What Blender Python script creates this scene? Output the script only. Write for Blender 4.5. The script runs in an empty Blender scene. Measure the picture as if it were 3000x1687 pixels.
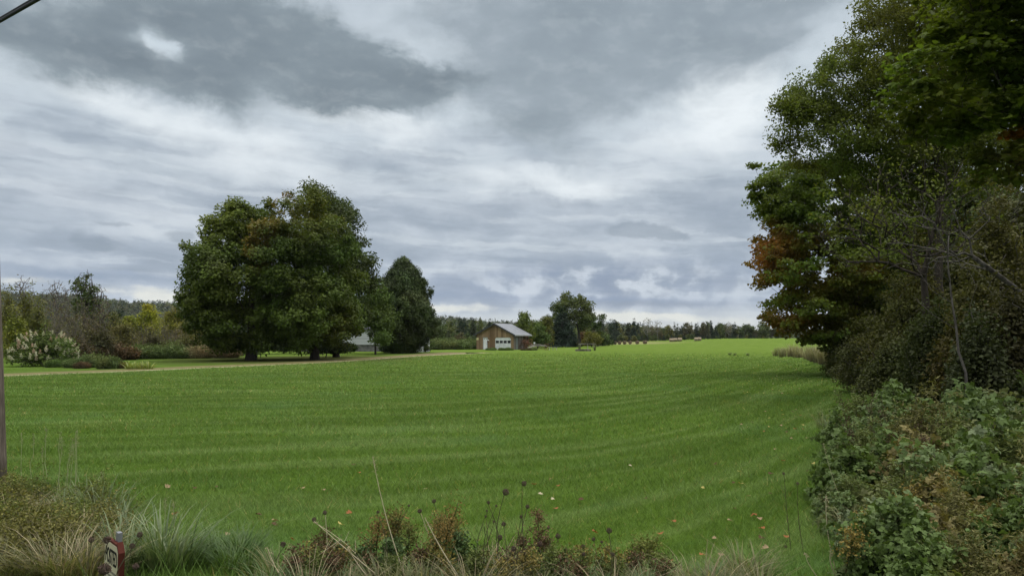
import bpy, math, random
import numpy as np
from mathutils import Vector, Matrix

# ------------------------------------------------------------------ camera
SC = bpy.context.scene
COL = SC.collection
EYE = 2.0                       # the camera's height above the field
PITCH = math.radians(3.86)
FPX = 3000 * 26 / 36            # focal length in photo pixels (photo 3000 x 1687)
cd = bpy.data.cameras.new('camera')
cd.sensor_width = 36; cd.lens = 26; cd.clip_start = 0.1; cd.clip_end = 9000
cam = bpy.data.objects.new('camera', cd); COL.objects.link(cam)
cam.location = (0, 0, EYE)
cam.rotation_euler = (math.pi / 2 + PITCH, 0, 0)
SC.camera = cam
SC.view_settings.view_transform = 'Standard'
SC.view_settings.look = 'None'
SC.view_settings.exposure = 0.0
SC.view_settings.gamma = 1.0
SC.cycles.max_bounces = 6
SC.cycles.diffuse_bounces = 3
SC.cycles.glossy_bounces = 2
SC.cycles.transmission_bounces = 4
SC.cycles.transparent_max_bounces = 8
SC.cycles.caustics_reflective = False
SC.cycles.caustics_refractive = False

def ray(px, py):
    r = (px - 1500) / FPX; u = (843.5 - py) / FPX
    return (r, math.cos(PITCH) - u * math.sin(PITCH), math.sin(PITCH) + u * math.cos(PITCH))
def azel(px, py):
    x, y, z = ray(px, py)
    return math.atan2(x, y), math.atan2(z, math.hypot(x, y))
def lin(r, g, b):
    f = lambda c: (c / 255 / 12.92) if c / 255 <= 0.04045 else ((c / 255 + 0.055) / 1.055) ** 2.4
    return (f(r), f(g), f(b))

# ------------------------------------------------------------------ node helper
class S:
    """a node socket with arithmetic"""
    def __init__(s, nt, out): s.nt = nt; s.out = out
    def _m(s, op, *args):
        n = s.nt.nodes.new('ShaderNodeMath'); n.operation = op
        for i, a in enumerate((s,) + args):
            if isinstance(a, S): s.nt.links.new(a.out, n.inputs[i])
            else: n.inputs[i].default_value = a
        return S(s.nt, n.outputs[0])
    def __add__(s, o): return s._m('ADD', o)
    def __sub__(s, o): return s._m('SUBTRACT', o)
    def __mul__(s, o): return s._m('MULTIPLY', o)
    def __truediv__(s, o): return s._m('DIVIDE', o)
    def clamp01(s):
        r = s._m('ADD', 0.0); r.out.node.use_clamp = True; return r
    def step(s, lo, hi):
        n = s.nt.nodes.new('ShaderNodeMapRange'); n.interpolation_type = 'SMOOTHSTEP'
        s.nt.links.new(s.out, n.inputs[0])
        n.inputs[1].default_value = lo; n.inputs[2].default_value = hi
        return S(s.nt, n.outputs[0])
def vec(nt, x, y, z):
    n = nt.nodes.new('ShaderNodeCombineXYZ')
    for i, a in enumerate((x, y, z)):
        if isinstance(a, S): nt.links.new(a.out, n.inputs[i])
        else: n.inputs[i].default_value = a
    return n.outputs[0]
def noise(nt, v, scale, detail=5, rough=0.5, dist=0.0, w=None):
    n = nt.nodes.new('ShaderNodeTexNoise')
    if w is not None: n.noise_dimensions = '4D'; n.inputs['W'].default_value = w
    if v is not None: nt.links.new(v, n.inputs['Vector'])
    n.inputs['Scale'].default_value = scale; n.inputs['Detail'].default_value = detail
    n.inputs['Roughness'].default_value = rough; n.inputs['Distortion'].default_value = dist
    return S(nt, n.outputs['Fac'])
def ramp(nt, fac, stops, interp='LINEAR'):
    n = nt.nodes.new('ShaderNodeValToRGB'); n.color_ramp.interpolation = interp
    if isinstance(fac, S): nt.links.new(fac.out, n.inputs[0])
    el = n.color_ramp.elements
    while len(el) < len(stops): el.new(0.5)
    for e, (p, c) in zip(el, stops):
        e.position = p; e.color = (*c, 1) if len(c) == 3 else c
    return n.outputs[0]
def mix(nt, fac, a, b, mode='MIX'):
    n = nt.nodes.new('ShaderNodeMix'); n.data_type = 'RGBA'; n.blend_type = mode
    for i, v in ((0, fac), (6, a), (7, b)):
        if isinstance(v, S): nt.links.new(v.out, n.inputs[i])
        elif isinstance(v, (int, float)): n.inputs[i].default_value = v
        elif isinstance(v, tuple): n.inputs[i].default_value = (*v, 1)
        else: nt.links.new(v, n.inputs[i])
    return n.outputs[2]

# ------------------------------------------------------------------ sky: grey autumn overcast in layers
SUN_EL, SUN_AZ = math.radians(66), math.radians(60)      # high, off to the right
SKY_STRENGTH = 0.1
W = bpy.data.worlds.new('World'); SC.world = W; W.use_nodes = True
nt = W.node_tree; nt.nodes.clear()
wo = nt.nodes.new('ShaderNodeOutputWorld'); bg = nt.nodes.new('ShaderNodeBackground')
bg.inputs['Strength'].default_value = SKY_STRENGTH
nt.links.new(bg.outputs[0], wo.inputs[0])
sk = nt.nodes.new('ShaderNodeTexSky'); sk.sky_type = 'NISHITA'; sk.sun_disc = False
sk.sun_elevation = SUN_EL; sk.sun_rotation = SUN_AZ; sk.air_density = 1.0; sk.dust_density = 2.0
tc = nt.nodes.new('ShaderNodeTexCoord'); sp = nt.nodes.new('ShaderNodeSeparateXYZ')
nt.links.new(tc.outputs['Generated'], sp.inputs[0])
dx, dy, dz = (S(nt, o) for o in sp.outputs)
az = dx._m('ARCTAN2', dy); el = dz._m('ARCSINE')
DEG = math.pi / 180
# a flat cloud deck overhead: far cloud foreshortens towards the horizon
inv = dz._m('MAXIMUM', 0.0) + 0.055
cx = dx / inv; cy = dy / inv
deck = vec(nt, cx, cy, 0.0)
n_warp = noise(nt, deck, 0.9, 6, 0.55) - 0.5
n_warp2 = noise(nt, deck, 0.9, 6, 0.55, w=7.3) - 0.5
n_deck = noise(nt, vec(nt, cx * 0.45 + cy * 0.10, cy - cx * 0.22, 0.0), 1.15, 7, 0.52, 0.35)
n_fine = noise(nt, vec(nt, az + el * 0.25, el * 1.7, 3.0), 10.0, 8, 0.58, 0.15)
n_soft = noise(nt, deck, 2.2, 4, 0.5, w=3.1)
n_puff = noise(nt, vec(nt, az * 1.0, el * 1.9, 1.0), 17.0, 7, 0.58, 0.4)
n_edge = noise(nt, vec(nt, az, el * 1.4, 9.0), 9.0, 8, 0.62, 0.3) - 0.5
n_edge2 = noise(nt, vec(nt, az, el * 1.4, 4.0), 9.0, 8, 0.62, 0.3) - 0.5
azw = az + n_edge * 0.13 + n_warp * 0.03
elw = el + n_edge2 * 0.075 + n_warp2 * 0.015
def blobs(lst, a=None, e=None):
    a = a or azw; e = e or elw; tot = None
    for (px, py, rx, ry, tilt, w) in lst:        # photo px of the direction, radii in px, tilt in degrees
        a0, e0 = azel(px, py); c, s = math.cos(math.radians(tilt)), math.sin(math.radians(tilt))
        da = a - a0; de = e - e0
        u = (da * c + de * s) * (FPX / rx); v = (de * c - da * s) * (FPX / ry)
        g = ((u * u + v * v) * -1.0)._m('EXPONENT') * w
        tot = g if tot is None else tot + g
    return tot
elf = (el * (1 / (50 * DEG)))
base = ramp(nt, elf, [(0.0, lin(212, 213, 208)), (0.030, lin(200, 206, 208)), (0.055, lin(170, 183, 200)),
                      (0.085, lin(160, 173, 190)), (0.14, lin(168, 180, 193)), (0.19, lin(174, 185, 197)), (0.245, lin(182, 193, 203)),
                      (0.30, lin(196, 207, 216)), (0.37, lin(200, 211, 219)), (0.5, lin(185, 196, 206)),
                      (0.70, lin(236, 240, 243)), (0.80, (1.5, 1.52, 1.55)), (1.0, (2.3, 2.32, 2.35))])
# long bands of thicker and thinner cloud, lying almost level
n_band = noise(nt, vec(nt, az * 2.4 + n_warp * 0.6, el * 21.0 + az * 1.6 + n_warp2 * 1.6, 0.0), 1.0, 5, 0.50)
n_band2 = noise(nt, vec(nt, az * 6.0 + n_edge * 0.6, el * 52.0 + az * 3.0 + n_edge2 * 1.6, 4.0), 1.0, 5, 0.52)
n_lump = noise(nt, vec(nt, az + n_edge * 0.03, el * 2.3 + n_edge2 * 0.05, 6.0), 8.5, 8, 0.56)
inv_ = lambda q: q * -1.0 + 1.0
inband = (el * -1.0 + 19 * DEG).step(0.0, 6 * DEG) * el.step(1.0 * DEG, 3.0 * DEG)
col = mix(nt, n_deck.step(0.45, 0.75) * 0.25, base, lin(214, 222, 229))
col = mix(nt, inband * n_lump.step(0.50, 0.64) * 0.55, col, lin(200, 209, 218))
col = mix(nt, inband * inv_(n_lump).step(0.50, 0.64) * 0.55, col, lin(152, 164, 178))
col = mix(nt, inband * n_band.step(0.48, 0.72) * 0.75, col, lin(205, 213, 221))
col = mix(nt, inband * inv_(n_band).step(0.48, 0.70) * 0.75, col, lin(146, 159, 174))
col = mix(nt, inband * n_band2.step(0.52, 0.66) * 0.42, col, lin(212, 220, 226))
col = mix(nt, inband * inv_(n_band2).step(0.52, 0.66) * 0.40, col, lin(148, 161, 176))
# bright thin places
br = blobs([(720, 430, 330, 95, -14, 0.75), (1480, 520, 300, 50, 0, 0.6), (1700, 560, 300, 40, 0, .45), (2150, 235, 120, 130, 40, 1.2), (2020, 380, 240, 110, 15, 0.7),
            (290, 255, 190, 50, -14, 0.8), (1330, 290, 110, 35, -5, 0.7), (1030, 340, 230, 45, -10, 0.6), (1230, 400, 240, 55, -8, 0.5)])
col = mix(nt, (br * (n_fine * 1.3 + n_soft * 0.5)).step(0.15, 1.0) * 0.92, col, lin(232, 239, 243))
# the far rim of the deck: cumulus tops lit at the edge over slate-blue bases, cream light along the horizon
n_cum = noise(nt, vec(nt, az + n_edge * 0.02, el * 1.35 + n_edge2 * 0.02, 1.0), 19.0, 5, 0.5)
rim = blobs([(1880, 850, 420, 70, 0, 1.0), (1480, 860, 300, 55, 0, 0.55), (1700, 800, 420, 40, 0, 0.5)], az, el)
col = mix(nt, rim * (n_cum * -1.0 + 1.0).step(0.42, 0.60) * 0.70, col, lin(138, 152, 174))
col = mix(nt, rim * n_cum.step(0.49, 0.60) * 0.75, col, lin(198, 207, 218))
blue = blobs([(1850, 893, 300, 15, 0, 1.0), (1150, 862, 600, 14, 0, 0.45), (330, 812, 420, 18, -3, 0.8), (1500, 805, 260, 14, 0, 0.4)], az + n_edge * 0.10, el + n_edge2 * 0.03)
col = mix(nt, blue.step(0.1, 1.0) * 0.75, col, lin(128, 147, 178))
cream = blobs([(390, 858, 150, 20, -3, 1.0), (1330, 897, 240, 16, 0, 0.9), (2000, 938, 330, 13, 0, 1.0), (1050, 880, 250, 14, 0, 0.5), (110, 822, 90, 13, 0, 0.9), (520, 880, 80, 14, 0, .8), (1800, 925, 90, 22, 0, .7)], az + n_edge * 0.12, el + n_edge2 * 0.035)
col = mix(nt, (cream * (n_cum * 1.5 + n_band2 * 1.6 - 0.65)).step(0.30, 0.95) * 0.85, col, lin(228, 229, 221))
# heavy low cloud: torn soft edges, thinner and paler towards the rim
def heavy(field, w1, w2, lo, hi, thin, mid, deep, k):
    d = field + n_warp * w1 + (n_fine - 0.5) * w2 * 0.7 + (n_lump - 0.5) * 0.7 + (n_puff - 0.5) * 0.30
    tone = (d * 0.42 + (n_soft - 0.5) * 1.0 + (n_lump - 0.5) * 0.8 + (n_warp - 0.0) * 0.5)
    c = ramp(nt, tone, [(0.02, thin), (0.30, mid), (0.85, deep)])
    return mix(nt, d.step(lo - 0.06, hi + 0.12) * k, col, c)
dB = blobs([(1720, 60, 420, 190, 0, 1.0), (1640, 240, 330, 130, 0, 0.9), (1570, 400, 150, 70, -15, 0.7), (2330, 10, 280, 110, 25, 0.95), (1250, 20, 200, 60, 0, 0.5),
            (2130, 30, 250, 95, 15, 0.85)])
col = heavy(dB, 0.5, 0.6, 0.12, 0.85, lin(172, 184, 193), lin(152, 164, 174), lin(134, 147, 157), 0.94)
dA = blobs([(150, 110, 330, 110, -5, 1.0), (640, 60, 380, 120, -6, 1.0), (900, 190, 330, 105, -14, 1.0), (1180, 215, 230, 62, -14, 0.95), (560, 250, 240, 58, -18, 0.7),
            (1340, 208, 120, 32, -12, 0.75), (1050, 290, 180, 42, -5, 0.55), (455, 122, 75, 40, -35, -1.0), (1230, 60, 130, 50, -30, -0.6), (870, 190, 60, 30, 0, -.3)])
col = heavy(dA, 0.5, 0.6, 0.16, 0.85, lin(164, 176, 186), lin(134, 147, 156), lin(111, 124, 134), 0.97)
hole = blobs([(470, 118, 62, 26, -32, 1.0), (395, 108, 45, 22, -10, 0.5)], az + n_edge * 0.05, el + n_edge2 * 0.04)
col = mix(nt, (hole * (n_fine * 1.6 + n_lump * 1.0 - 0.3)).step(0.05, 1.4) * 0.65, col, lin(198, 211, 220))
n_rip = noise(nt, vec(nt, az + el * 0.2 + n_edge * 0.04, el * 1.8 + n_edge2 * 0.06, 8.0), 24.0, 6, 0.55)
col = mix(nt, n_rip.step(0.48, 0.70) * 0.09, col, lin(226, 233, 238))
col = mix(nt, inv_(n_rip).step(0.48, 0.70) * 0.09, col, lin(112, 124, 138))
# scraps of low cloud
sc = blobs([(1890, 684, 95, 20, -4, 1.3), (1980, 692, 45, 11, 0, 0.7), (1820, 678, 40, 14, 0, .6), (525, 692, 42, 19, 0, 1.1), (292, 718, 36, 15, 0, 1.0), (222, 697, 28, 22, 0, 0.7),
            (330, 663, 60, 10, 0, 0.7)], az + n_edge * 0.045 + n_edge2 * 0.02, el + n_edge2 * 0.045)
col = mix(nt, (sc + (n_puff - 0.5) * 0.7 * sc.clamp01()).step(0.22, 0.85) * 0.55, col, lin(136, 149, 163))
# clear air showing between the layers low down: the sky texture itself
cl = mix(nt, 1.0, col, (1.07 / SKY_STRENGTH,) * 3, 'MULTIPLY')
gap = (blobs([(1850, 893, 260, 12, 0, 0.25), (330, 812, 350, 14, -3, 0.2)], az + n_edge * 0.06, el + n_edge2 * 0.02)).clamp01()
cl = mix(nt, gap, cl, sk.outputs[0])
nt.links.new(cl, bg.inputs['Color'])
W.cycles.sampling_method = 'MANUAL'; W.cycles.sample_map_resolution = 1024

sd = bpy.data.lights.new('sun', 'SUN'); sd.energy = 1.5; sd.angle = math.radians(20); sd.color = (1.0, 0.965, 0.91)
sun = bpy.data.objects.new('sun', sd); COL.objects.link(sun)
_s = Vector((math.sin(SUN_AZ) * math.cos(SUN_EL), math.cos(SUN_AZ) * math.cos(SUN_EL), math.sin(SUN_EL)))
sun.rotation_euler = _s.to_track_quat('Z', 'Y').to_euler()
# ------------------------------------------------------------------ helpers
RNG = np.random.default_rng(11)
def smooth(t):
    t = np.clip(t, 0, 1); return t * t * (3 - 2 * t)
def height(x, y):
    """the lie of the land: a low road bank in front, a level field, a slow rise far right"""
    x = np.asarray(x, float); y = np.asarray(y, float)
    h = 0.42 * (1 - smooth((y - 3.2 - 0.04 * np.abs(x)) / 4.6))
    h = h + 1.75 * smooth((x - 30) / 60) * smooth((y - 95) / 165)
    h = h + 0.05 * np.sin(x * 0.13 + 1.0) * np.sin(y * 0.09) * smooth((y - 12) / 30)
    h = h + 0.25 * smooth((x - 0.46 * y - 2.0) / 4.0) * smooth((30 - y) / 12)
    return h
def hz(x, y): return float(height(x, y))
def ground_at(px, py):
    rx, ry, rz = ray(px, py)
    lo, hi = 1.0, 900.0
    for _ in range(60):
        t = 0.5 * (lo + hi)
        if EYE + rz / ry * t > hz(rx / ry * t, t): lo = t
        else: hi = t
    return (rx / ry * lo, lo, hz(rx / ry * lo, lo))
def at(px, py, Y):
    rx, ry, rz = ray(px, py); k = Y / ry
    return (rx * k, Y, EYE + rz * k)
def mpp(Y): return Y / FPX          # metres per photo pixel at depth Y

def mesh_obj(name, V, F, mat=None, parent=None, tint=None, smooth_shade=False, attr=None, midx=None, loc=None):
    """V (N,3); F: a list of int arrays (M,k), or of plain index lists"""
    V = np.asarray(V, np.float32).reshape(-1, 3)
    if isinstance(F, np.ndarray): F = [F]
    flat, sizes = [], []
    for f in F:
        f = np.asarray(f, np.int32)
        if f.ndim == 1: f = f[None]
        if f.size == 0: continue
        flat.append(f.ravel()); sizes.append(np.full(len(f), f.shape[1], np.int32))
    flat = np.concatenate(flat); sizes = np.concatenate(sizes)
    starts = np.concatenate(([0], np.cumsum(sizes)[:-1])).astype(np.int32)
    me = bpy.data.meshes.new(name)
    me.vertices.add(len(V)); me.vertices.foreach_set('co', V.ravel())
    me.loops.add(len(flat)); me.loops.foreach_set('vertex_index', flat)
    me.polygons.add(len(sizes)); me.polygons.foreach_set('loop_start', starts)
    if tint is not None:
        a = me.attributes.new('tint', 'FLOAT_COLOR', 'POINT')
        c = np.ones((len(V), 4), np.float32); c[:, :3] = tint
        a.data.foreach_set('color', c.ravel())
    me.update(calc_edges=True)
    if smooth_shade: me.polygons.foreach_set('use_smooth', np.ones(len(sizes), bool))
    mats = mat if isinstance(mat, (list, tuple)) else [mat]
    for m in mats: me.materials.append(m)
    if midx is not None: me.polygons.foreach_set('material_index', np.asarray(midx, np.int32))
    o = bpy.data.objects.new(name, me); COL.objects.link(o)
    if parent is not None: o.parent = parent
    if loc is not None: o.location = loc
    return o
class MB:
    """collects simple shapes into one mesh"""
    def __init__(s): s.v = []; s.f = []; s.n = 0
    def add(s, V, F):
        V = np.asarray(V, float).reshape(-1, 3); s.v.append(V)
        for f in F: s.f.append([i + s.n for i in f])
        s.n += len(V); return s
    def box(s, x0, x1, y0, y1, z0, z1):
        V = [(x, y, z) for z in (z0, z1) for x, y in ((x0, y0), (x1, y0), (x1, y1), (x0, y1))]
        return s.add(V, [(0, 3, 2, 1), (4, 5, 6, 7), (0, 1, 5, 4), (1, 2, 6, 5), (2, 3, 7, 6), (3, 0, 4, 7)])
    def beam(s, a, b, w, h=None):
        a, b = np.array(a, float), np.array(b, float); h = h or w
        d = b - a; d /= np.linalg.norm(d); up = np.array((0, 0, 1.)) if abs(d[2]) < 0.95 else np.array((1., 0, 0))
        x = np.cross(d, up); x /= np.linalg.norm(x); z = np.cross(x, d)
        V = [p + sx * x * w / 2 + sz * z * h / 2 for p in (a, b) for sx, sz in ((-1, -1), (1, -1), (1, 1), (-1, 1))]
        return s.add(V, [(0, 1, 2, 3), (7, 6, 5, 4), (0, 4, 5, 1), (1, 5, 6, 2), (2, 6, 7, 3), (3, 7, 4, 0)])
    def tube(s, pts, rad, k=8, cap=True):
        P = np.asarray(pts, float); R = np.broadcast_to(np.asarray(rad, float), (len(P),))
        V = []
        for i, p in enumerate(P):
            d = P[min(i + 1, len(P) - 1)] - P[max(i - 1, 0)]; d = d / (np.linalg.norm(d) + 1e-9)
            up = np.array((0, 0, 1.)) if abs(d[2]) < 0.9 else np.array((1., 0, 0))
            x = np.cross(d, up); x /= np.linalg.norm(x); y = np.cross(d, x)
            for j in range(k):
                a = 2 * math.pi * j / k; V.append(p + R[i] * (math.cos(a) * x + math.sin(a) * y))
        F = [(i * k + j, (i + 1) * k + j, (i + 1) * k + (j + 1) % k, i * k + (j + 1) % k) for i in range(len(P) - 1) for j in range(k)]
        if cap: F += [tuple(range(k)), tuple(reversed(range((len(P) - 1) * k, len(P) * k)))]
        return s.add(V, F)
    def poly(s, pts, th):
        """a flat polygon (list of 3-D points) given thickness th (a vector)"""
        P = np.asarray(pts, float); n = len(P); V = np.concatenate((P, P + np.asarray(th, float)))
        return s.add(V, [tuple(range(n)), tuple(reversed(range(n, 2 * n)))] + [(i, i + n, (i + 1) % n + n, (i + 1) % n) for i in range(n)])
    def build(s, name, mat, parent=None, smooth_shade=False, bevel=0.0):
        me = bpy.data.meshes.new(name); me.from_pydata(np.concatenate(s.v).tolist(), [], s.f); me.update()
        if smooth_shade: me.polygons.foreach_set('use_smooth', np.ones(len(me.polygons), bool))
        me.materials.append(mat)
        o = bpy.data.objects.new(name, me); COL.objects.link(o)
        if parent is not None: o.parent = parent
        if bevel:
            b = o.modifiers.new('bevel', 'BEVEL'); b.width = bevel; b.segments = 2; b.limit_method = 'ANGLE'
        return o
def thing(name, label, cat, loc=(0, 0, 0), rot=0.0, group=None):
    o = bpy.data.objects.new(name, None); COL.objects.link(o); o.empty_display_size = 0.2
    o.location = loc; o.rotation_euler = (0, 0, rot)
    return tag(o, label, cat, group)
def tag(o, label=None, cat=None, group=None, kind=None):
    if label: o['label'] = label
    if cat: o['category'] = cat
    if group: o['group'] = group
    if kind: o['kind'] = kind
    return o
def copy_thing(src, loc, rot=0.0, scale=1.0, label=None, group=None):
    r = src.copy(); COL.objects.link(r); r.location = loc; r.rotation_euler = (0, 0, rot)
    r.scale = scale if isinstance(scale, tuple) else (scale,) * 3
    if label: r['label'] = label
    if group: r['group'] = group
    for ch in src.children:
        c = ch.copy(); COL.objects.link(c); c.parent = r
    return r

# value noise for colour patches that belong to the plants themselves
_LAT = np.random.default_rng(5).random((64, 64, 64)).astype(np.float32)
def vnoise(P, scale):
    Q = np.asarray(P, float) * scale; I = np.floor(Q).astype(int); Fr = smooth(Q - I); r = 0
    for a in (0, 1):
        for b in (0, 1):
            for c in (0, 1):
                w = (Fr[:, 0] if a else 1 - Fr[:, 0]) * (Fr[:, 1] if b else 1 - Fr[:, 1]) * (Fr[:, 2] if c else 1 - Fr[:, 2])
                r = r + w * _LAT[(I[:, 0] + a) % 64, (I[:, 1] + b) % 64, (I[:, 2] + c) % 64]
    return r

# ------------------------------------------------------------------ materials
def new_mat(name):
    m = bpy.data.materials.new(name); m.use_nodes = True; n = m.node_tree; n.nodes.clear()
    out = n.nodes.new('ShaderNodeOutputMaterial'); return m, n, out
def bsdf(n, color, rough=0.8, spec=0.3, metal=0.0):
    b = n.nodes.new('ShaderNodeBsdfPrincipled'); b.inputs['Roughness'].default_value = rough
    b.inputs['Specular IOR Level'].default_value = spec; b.inputs['Metallic'].default_value = metal
    if isinstance(color, tuple): b.inputs['Base Color'].default_value = (*color, 1)
    else: n.links.new(color, b.inputs['Base Color'])
    return b
def bump(n, b, h, strength, dist):
    k = n.nodes.new('ShaderNodeBump'); k.inputs['Strength'].default_value = strength; k.inputs['Distance'].default_value = dist
    n.links.new(h.out if isinstance(h, S) else h, k.inputs['Height']); n.links.new(k.outputs[0], b.inputs['Normal'])
def coord(n, kind='Object'):
    return n.nodes.new('ShaderNodeTexCoord').outputs[kind]
def scaled(n, v, sc, rot=(0, 0, 0)):
    m = n.nodes.new('ShaderNodeMapping'); m.inputs['Scale'].default_value = sc; m.inputs['Rotation'].default_value = rot
    n.links.new(v, m.inputs['Vector']); return m.outputs[0]
def leaf_mat(name, trans=0.35, rough=0.6, spec=0.13):
    m, n, out = new_mat(name)
    a = n.nodes.new('ShaderNodeAttribute'); a.attribute_name = 'tint'
    b = bsdf(n, a.outputs['Color'], rough, spec)
    t = n.nodes.new('ShaderNodeBsdfTranslucent'); n.links.new(mix(n, 1.0, a.outputs['Color'], (1.0, 1.05, 0.55), 'MULTIPLY'), t.inputs[0])
    x = n.nodes.new('ShaderNodeMixShader'); x.inputs[0].default_value = trans
    n.links.new(b.outputs[0], x.inputs[1]); n.links.new(t.outputs[0], x.inputs[2]); n.links.new(x.outputs[0], out.inputs[0])
    return m
def bark_mat(name, c0, c1, sc=6.0):
    m, n, out = new_mat(name); v = scaled(n, coord(n), (1, 1, 0.25))
    f = noise(n, v, sc, 6, 0.65, 0.5)
    b = bsdf(n, ramp(n, f, [(0.3, c0), (0.7, c1)]), 0.9, 0.1)
    bump(n, b, f, 0.8, 0.03); n.links.new(b.outputs[0], out.inputs[0]); return m
def plain_mat(name, c, rough=0.7, spec=0.3, metal=0.0, var=0.25, sc=8.0, bs=0.15, stretch=(1, 1, 1)):
    m, n, out = new_mat(name); v = scaled(n, coord(n), stretch)
    f = noise(n, v, sc, 5, 0.6)
    b = bsdf(n, ramp(n, f, [(0.25, tuple(k * (1 - var) for k in c)), (0.75, tuple(min(1, k * (1 + var)) for k in c))]), rough, spec, metal)
    if bs: bump(n, b, f, bs, 0.02)
    n.links.new(b.outputs[0], out.inputs[0]); return m
M_LEAF = leaf_mat('broad_leaf', 0.29)
M_LEAF_THIN = leaf_mat('thin_leaf', 0.45)
M_NEEDLE = leaf_mat('needle_leaf', 0.12, 0.7, 0.15)
M_BLADE = leaf_mat('grass_blade', 0.35, 0.5, 0.3)
M_DRY = leaf_mat('dry_plant', 0.2, 0.8, 0.1)
M_BARK = bark_mat('dark_bark', (0.020, 0.016, 0.013), (0.075, 0.062, 0.05))
M_BARK_GREY = bark_mat('grey_bark', (0.07, 0.062, 0.055), (0.22, 0.20, 0.18))
M_BARK_PALE = bark_mat('pale_bark', (0.12, 0.11, 0.10), (0.42, 0.40, 0.37))
M_TWIG = bark_mat('grey_twig', (0.07, 0.062, 0.055), (0.17, 0.15, 0.135))

# ------------------------------------------------------------------ foliage
T_DIAMOND = (np.array([(0, 0, 0), (0.30, 0.42, 0.07), (0, 1, -0.05), (-0.30, 0.42, 0.07)]), [(0, 1, 2, 3)])
T_LONG = (np.array([(0, 0, 0), (0.13, 0.4, 0.04), (0, 1, -0.08), (-0.13, 0.4, 0.04)]), [(0, 1, 2, 3)])
T_FROND = (np.array([(0, 0, 0), (0.22, 0.35, 0), (0.07, 0.62, 0), (0.14, 0.8, -.05), (0, 1, -0.12), (-0.14, 0.8, -.05), (-0.07, 0.62, 0), (-0.22, 0.35, 0)]), [tuple(range(8))])
T_MAPLE = (np.array([(0, 0, 0), (0.26, 0.02, .05), (0.52, 0.34, -.04), (0.30, 0.42, .04), (0.36, 0.70, -.02), (0.13, 0.62, .03), (0, 1.0, -0.08),
                     (-0.13, 0.62, .03), (-0.36, 0.70, -.02), (-0.30, 0.42, .04), (-0.52, 0.34, -.04), (-0.26, 0.02, .05)]), [tuple(range(12))])
T_OVAL = (np.array([(0, 0, 0), (0.26, 0.28, .08), (0.30, 0.58, .08), (0, 1, -0.1), (-0.30, 0.58, .08), (-0.26, 0.28, .08), (0, 0.5, 0)]),
          [(0, 1, 2, 6), (6, 2, 3), (0, 6, 4, 5), (6, 3, 4)])
# three leaflets on one stalk, as raspberry and box elder carry them
def _trifoliate():
    V, F = [], []
    for ang, off in ((0, 0.35), (1.15, 0.25), (-1.15, 0.25)):
        b = len(V); c, s = math.cos(ang), math.sin(ang)
        for x, y, z in T_OVAL[0]:
            y2 = y * 0.62; x2 = x * 0.78
            V.append((x2 * c - y2 * s, off * (1 if ang == 0 else 0.9) + x2 * s + y2 * c, z * 0.7 - 0.1 * y))
        F += [tuple(i + b for i in f) for f in T_OVAL[1]]
    return np.array(V), F
T_TRI = _trifoliate()
def leaves(P, Nrm, size, tint, template=T_DIAMOND, rng=RNG, spin=None):
    """leaf shapes at points P facing Nrm; returns V, list of faces arrays, tint"""
    tv, tf = template; n = len(P); P = np.asarray(P, float)
    Nn = Nrm / (np.linalg.norm(Nrm, axis=1, keepdims=True) + 1e-9)
    r = rng.normal(size=(n, 3)) if spin is None else spin
    t = np.cross(Nn, r); t /= (np.linalg.norm(t, axis=1, keepdims=True) + 1e-9)
    b = np.cross(Nn, t); size = np.broadcast_to(np.asarray(size, float), (n,))
    V = P[:, None] + size[:, None, None] * (tv[None, :, 0, None] * t[:, None] + tv[None, :, 1, None] * b[:, None] + tv[None, :, 2, None] * Nn[:, None])
    k = len(tv); off = (np.arange(n) * k)[:, None]
    by = {}
    for f in tf: by.setdefault(len(f), []).append(f)
    F = [(off + np.array(f)[None]).astype(np.int32) for fs in by.values() for f in fs]
    return V.reshape(-1, 3), F, np.repeat(np.asarray(tint, np.float32), k, axis=0)
def join(parts):
    V, F, T, n = [], [], [], 0
    for v, f, t in parts:
        V.append(v); F += [q + n for q in f]; T.append(t); n += len(v)
    return np.concatenate(V), F, np.concatenate(T)
def tubes(A, B, ra, rb, k=5):
    """a prism for every edge A->B"""
    A, B = np.asarray(A, float), np.asarray(B, float); D = B - A
    L = np.linalg.norm(D, axis=1, keepdims=True); D = D / (L + 1e-9)
    up = np.where(np.abs(D[:, 2:3]) < 0.9, np.array([[0, 0, 1.]]), np.array([[1., 0, 0]]))
    X = np.cross(D, up); X /= (np.linalg.norm(X, axis=1, keepdims=True) + 1e-9); Y = np.cross(D, X)
    ang = 2 * np.pi * np.arange(k) / k
    ring = np.cos(ang)[None, :, None] * X[:, None] + np.sin(ang)[None, :, None] * Y[:, None]
    V = np.concatenate((A[:, None] + ring * np.asarray(ra)[:, None, None], B[:, None] + ring * np.asarray(rb)[:, None, None]), axis=1)
    q = np.array([(j, j + k, (j + 1) % k + k, (j + 1) % k) for j in range(k)])
    F = (np.arange(len(A)) * 2 * k)[:, None, None] + q[None]
    return V.reshape(-1, 3), [F.reshape(-1, 4).astype(np.int32)]
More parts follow.
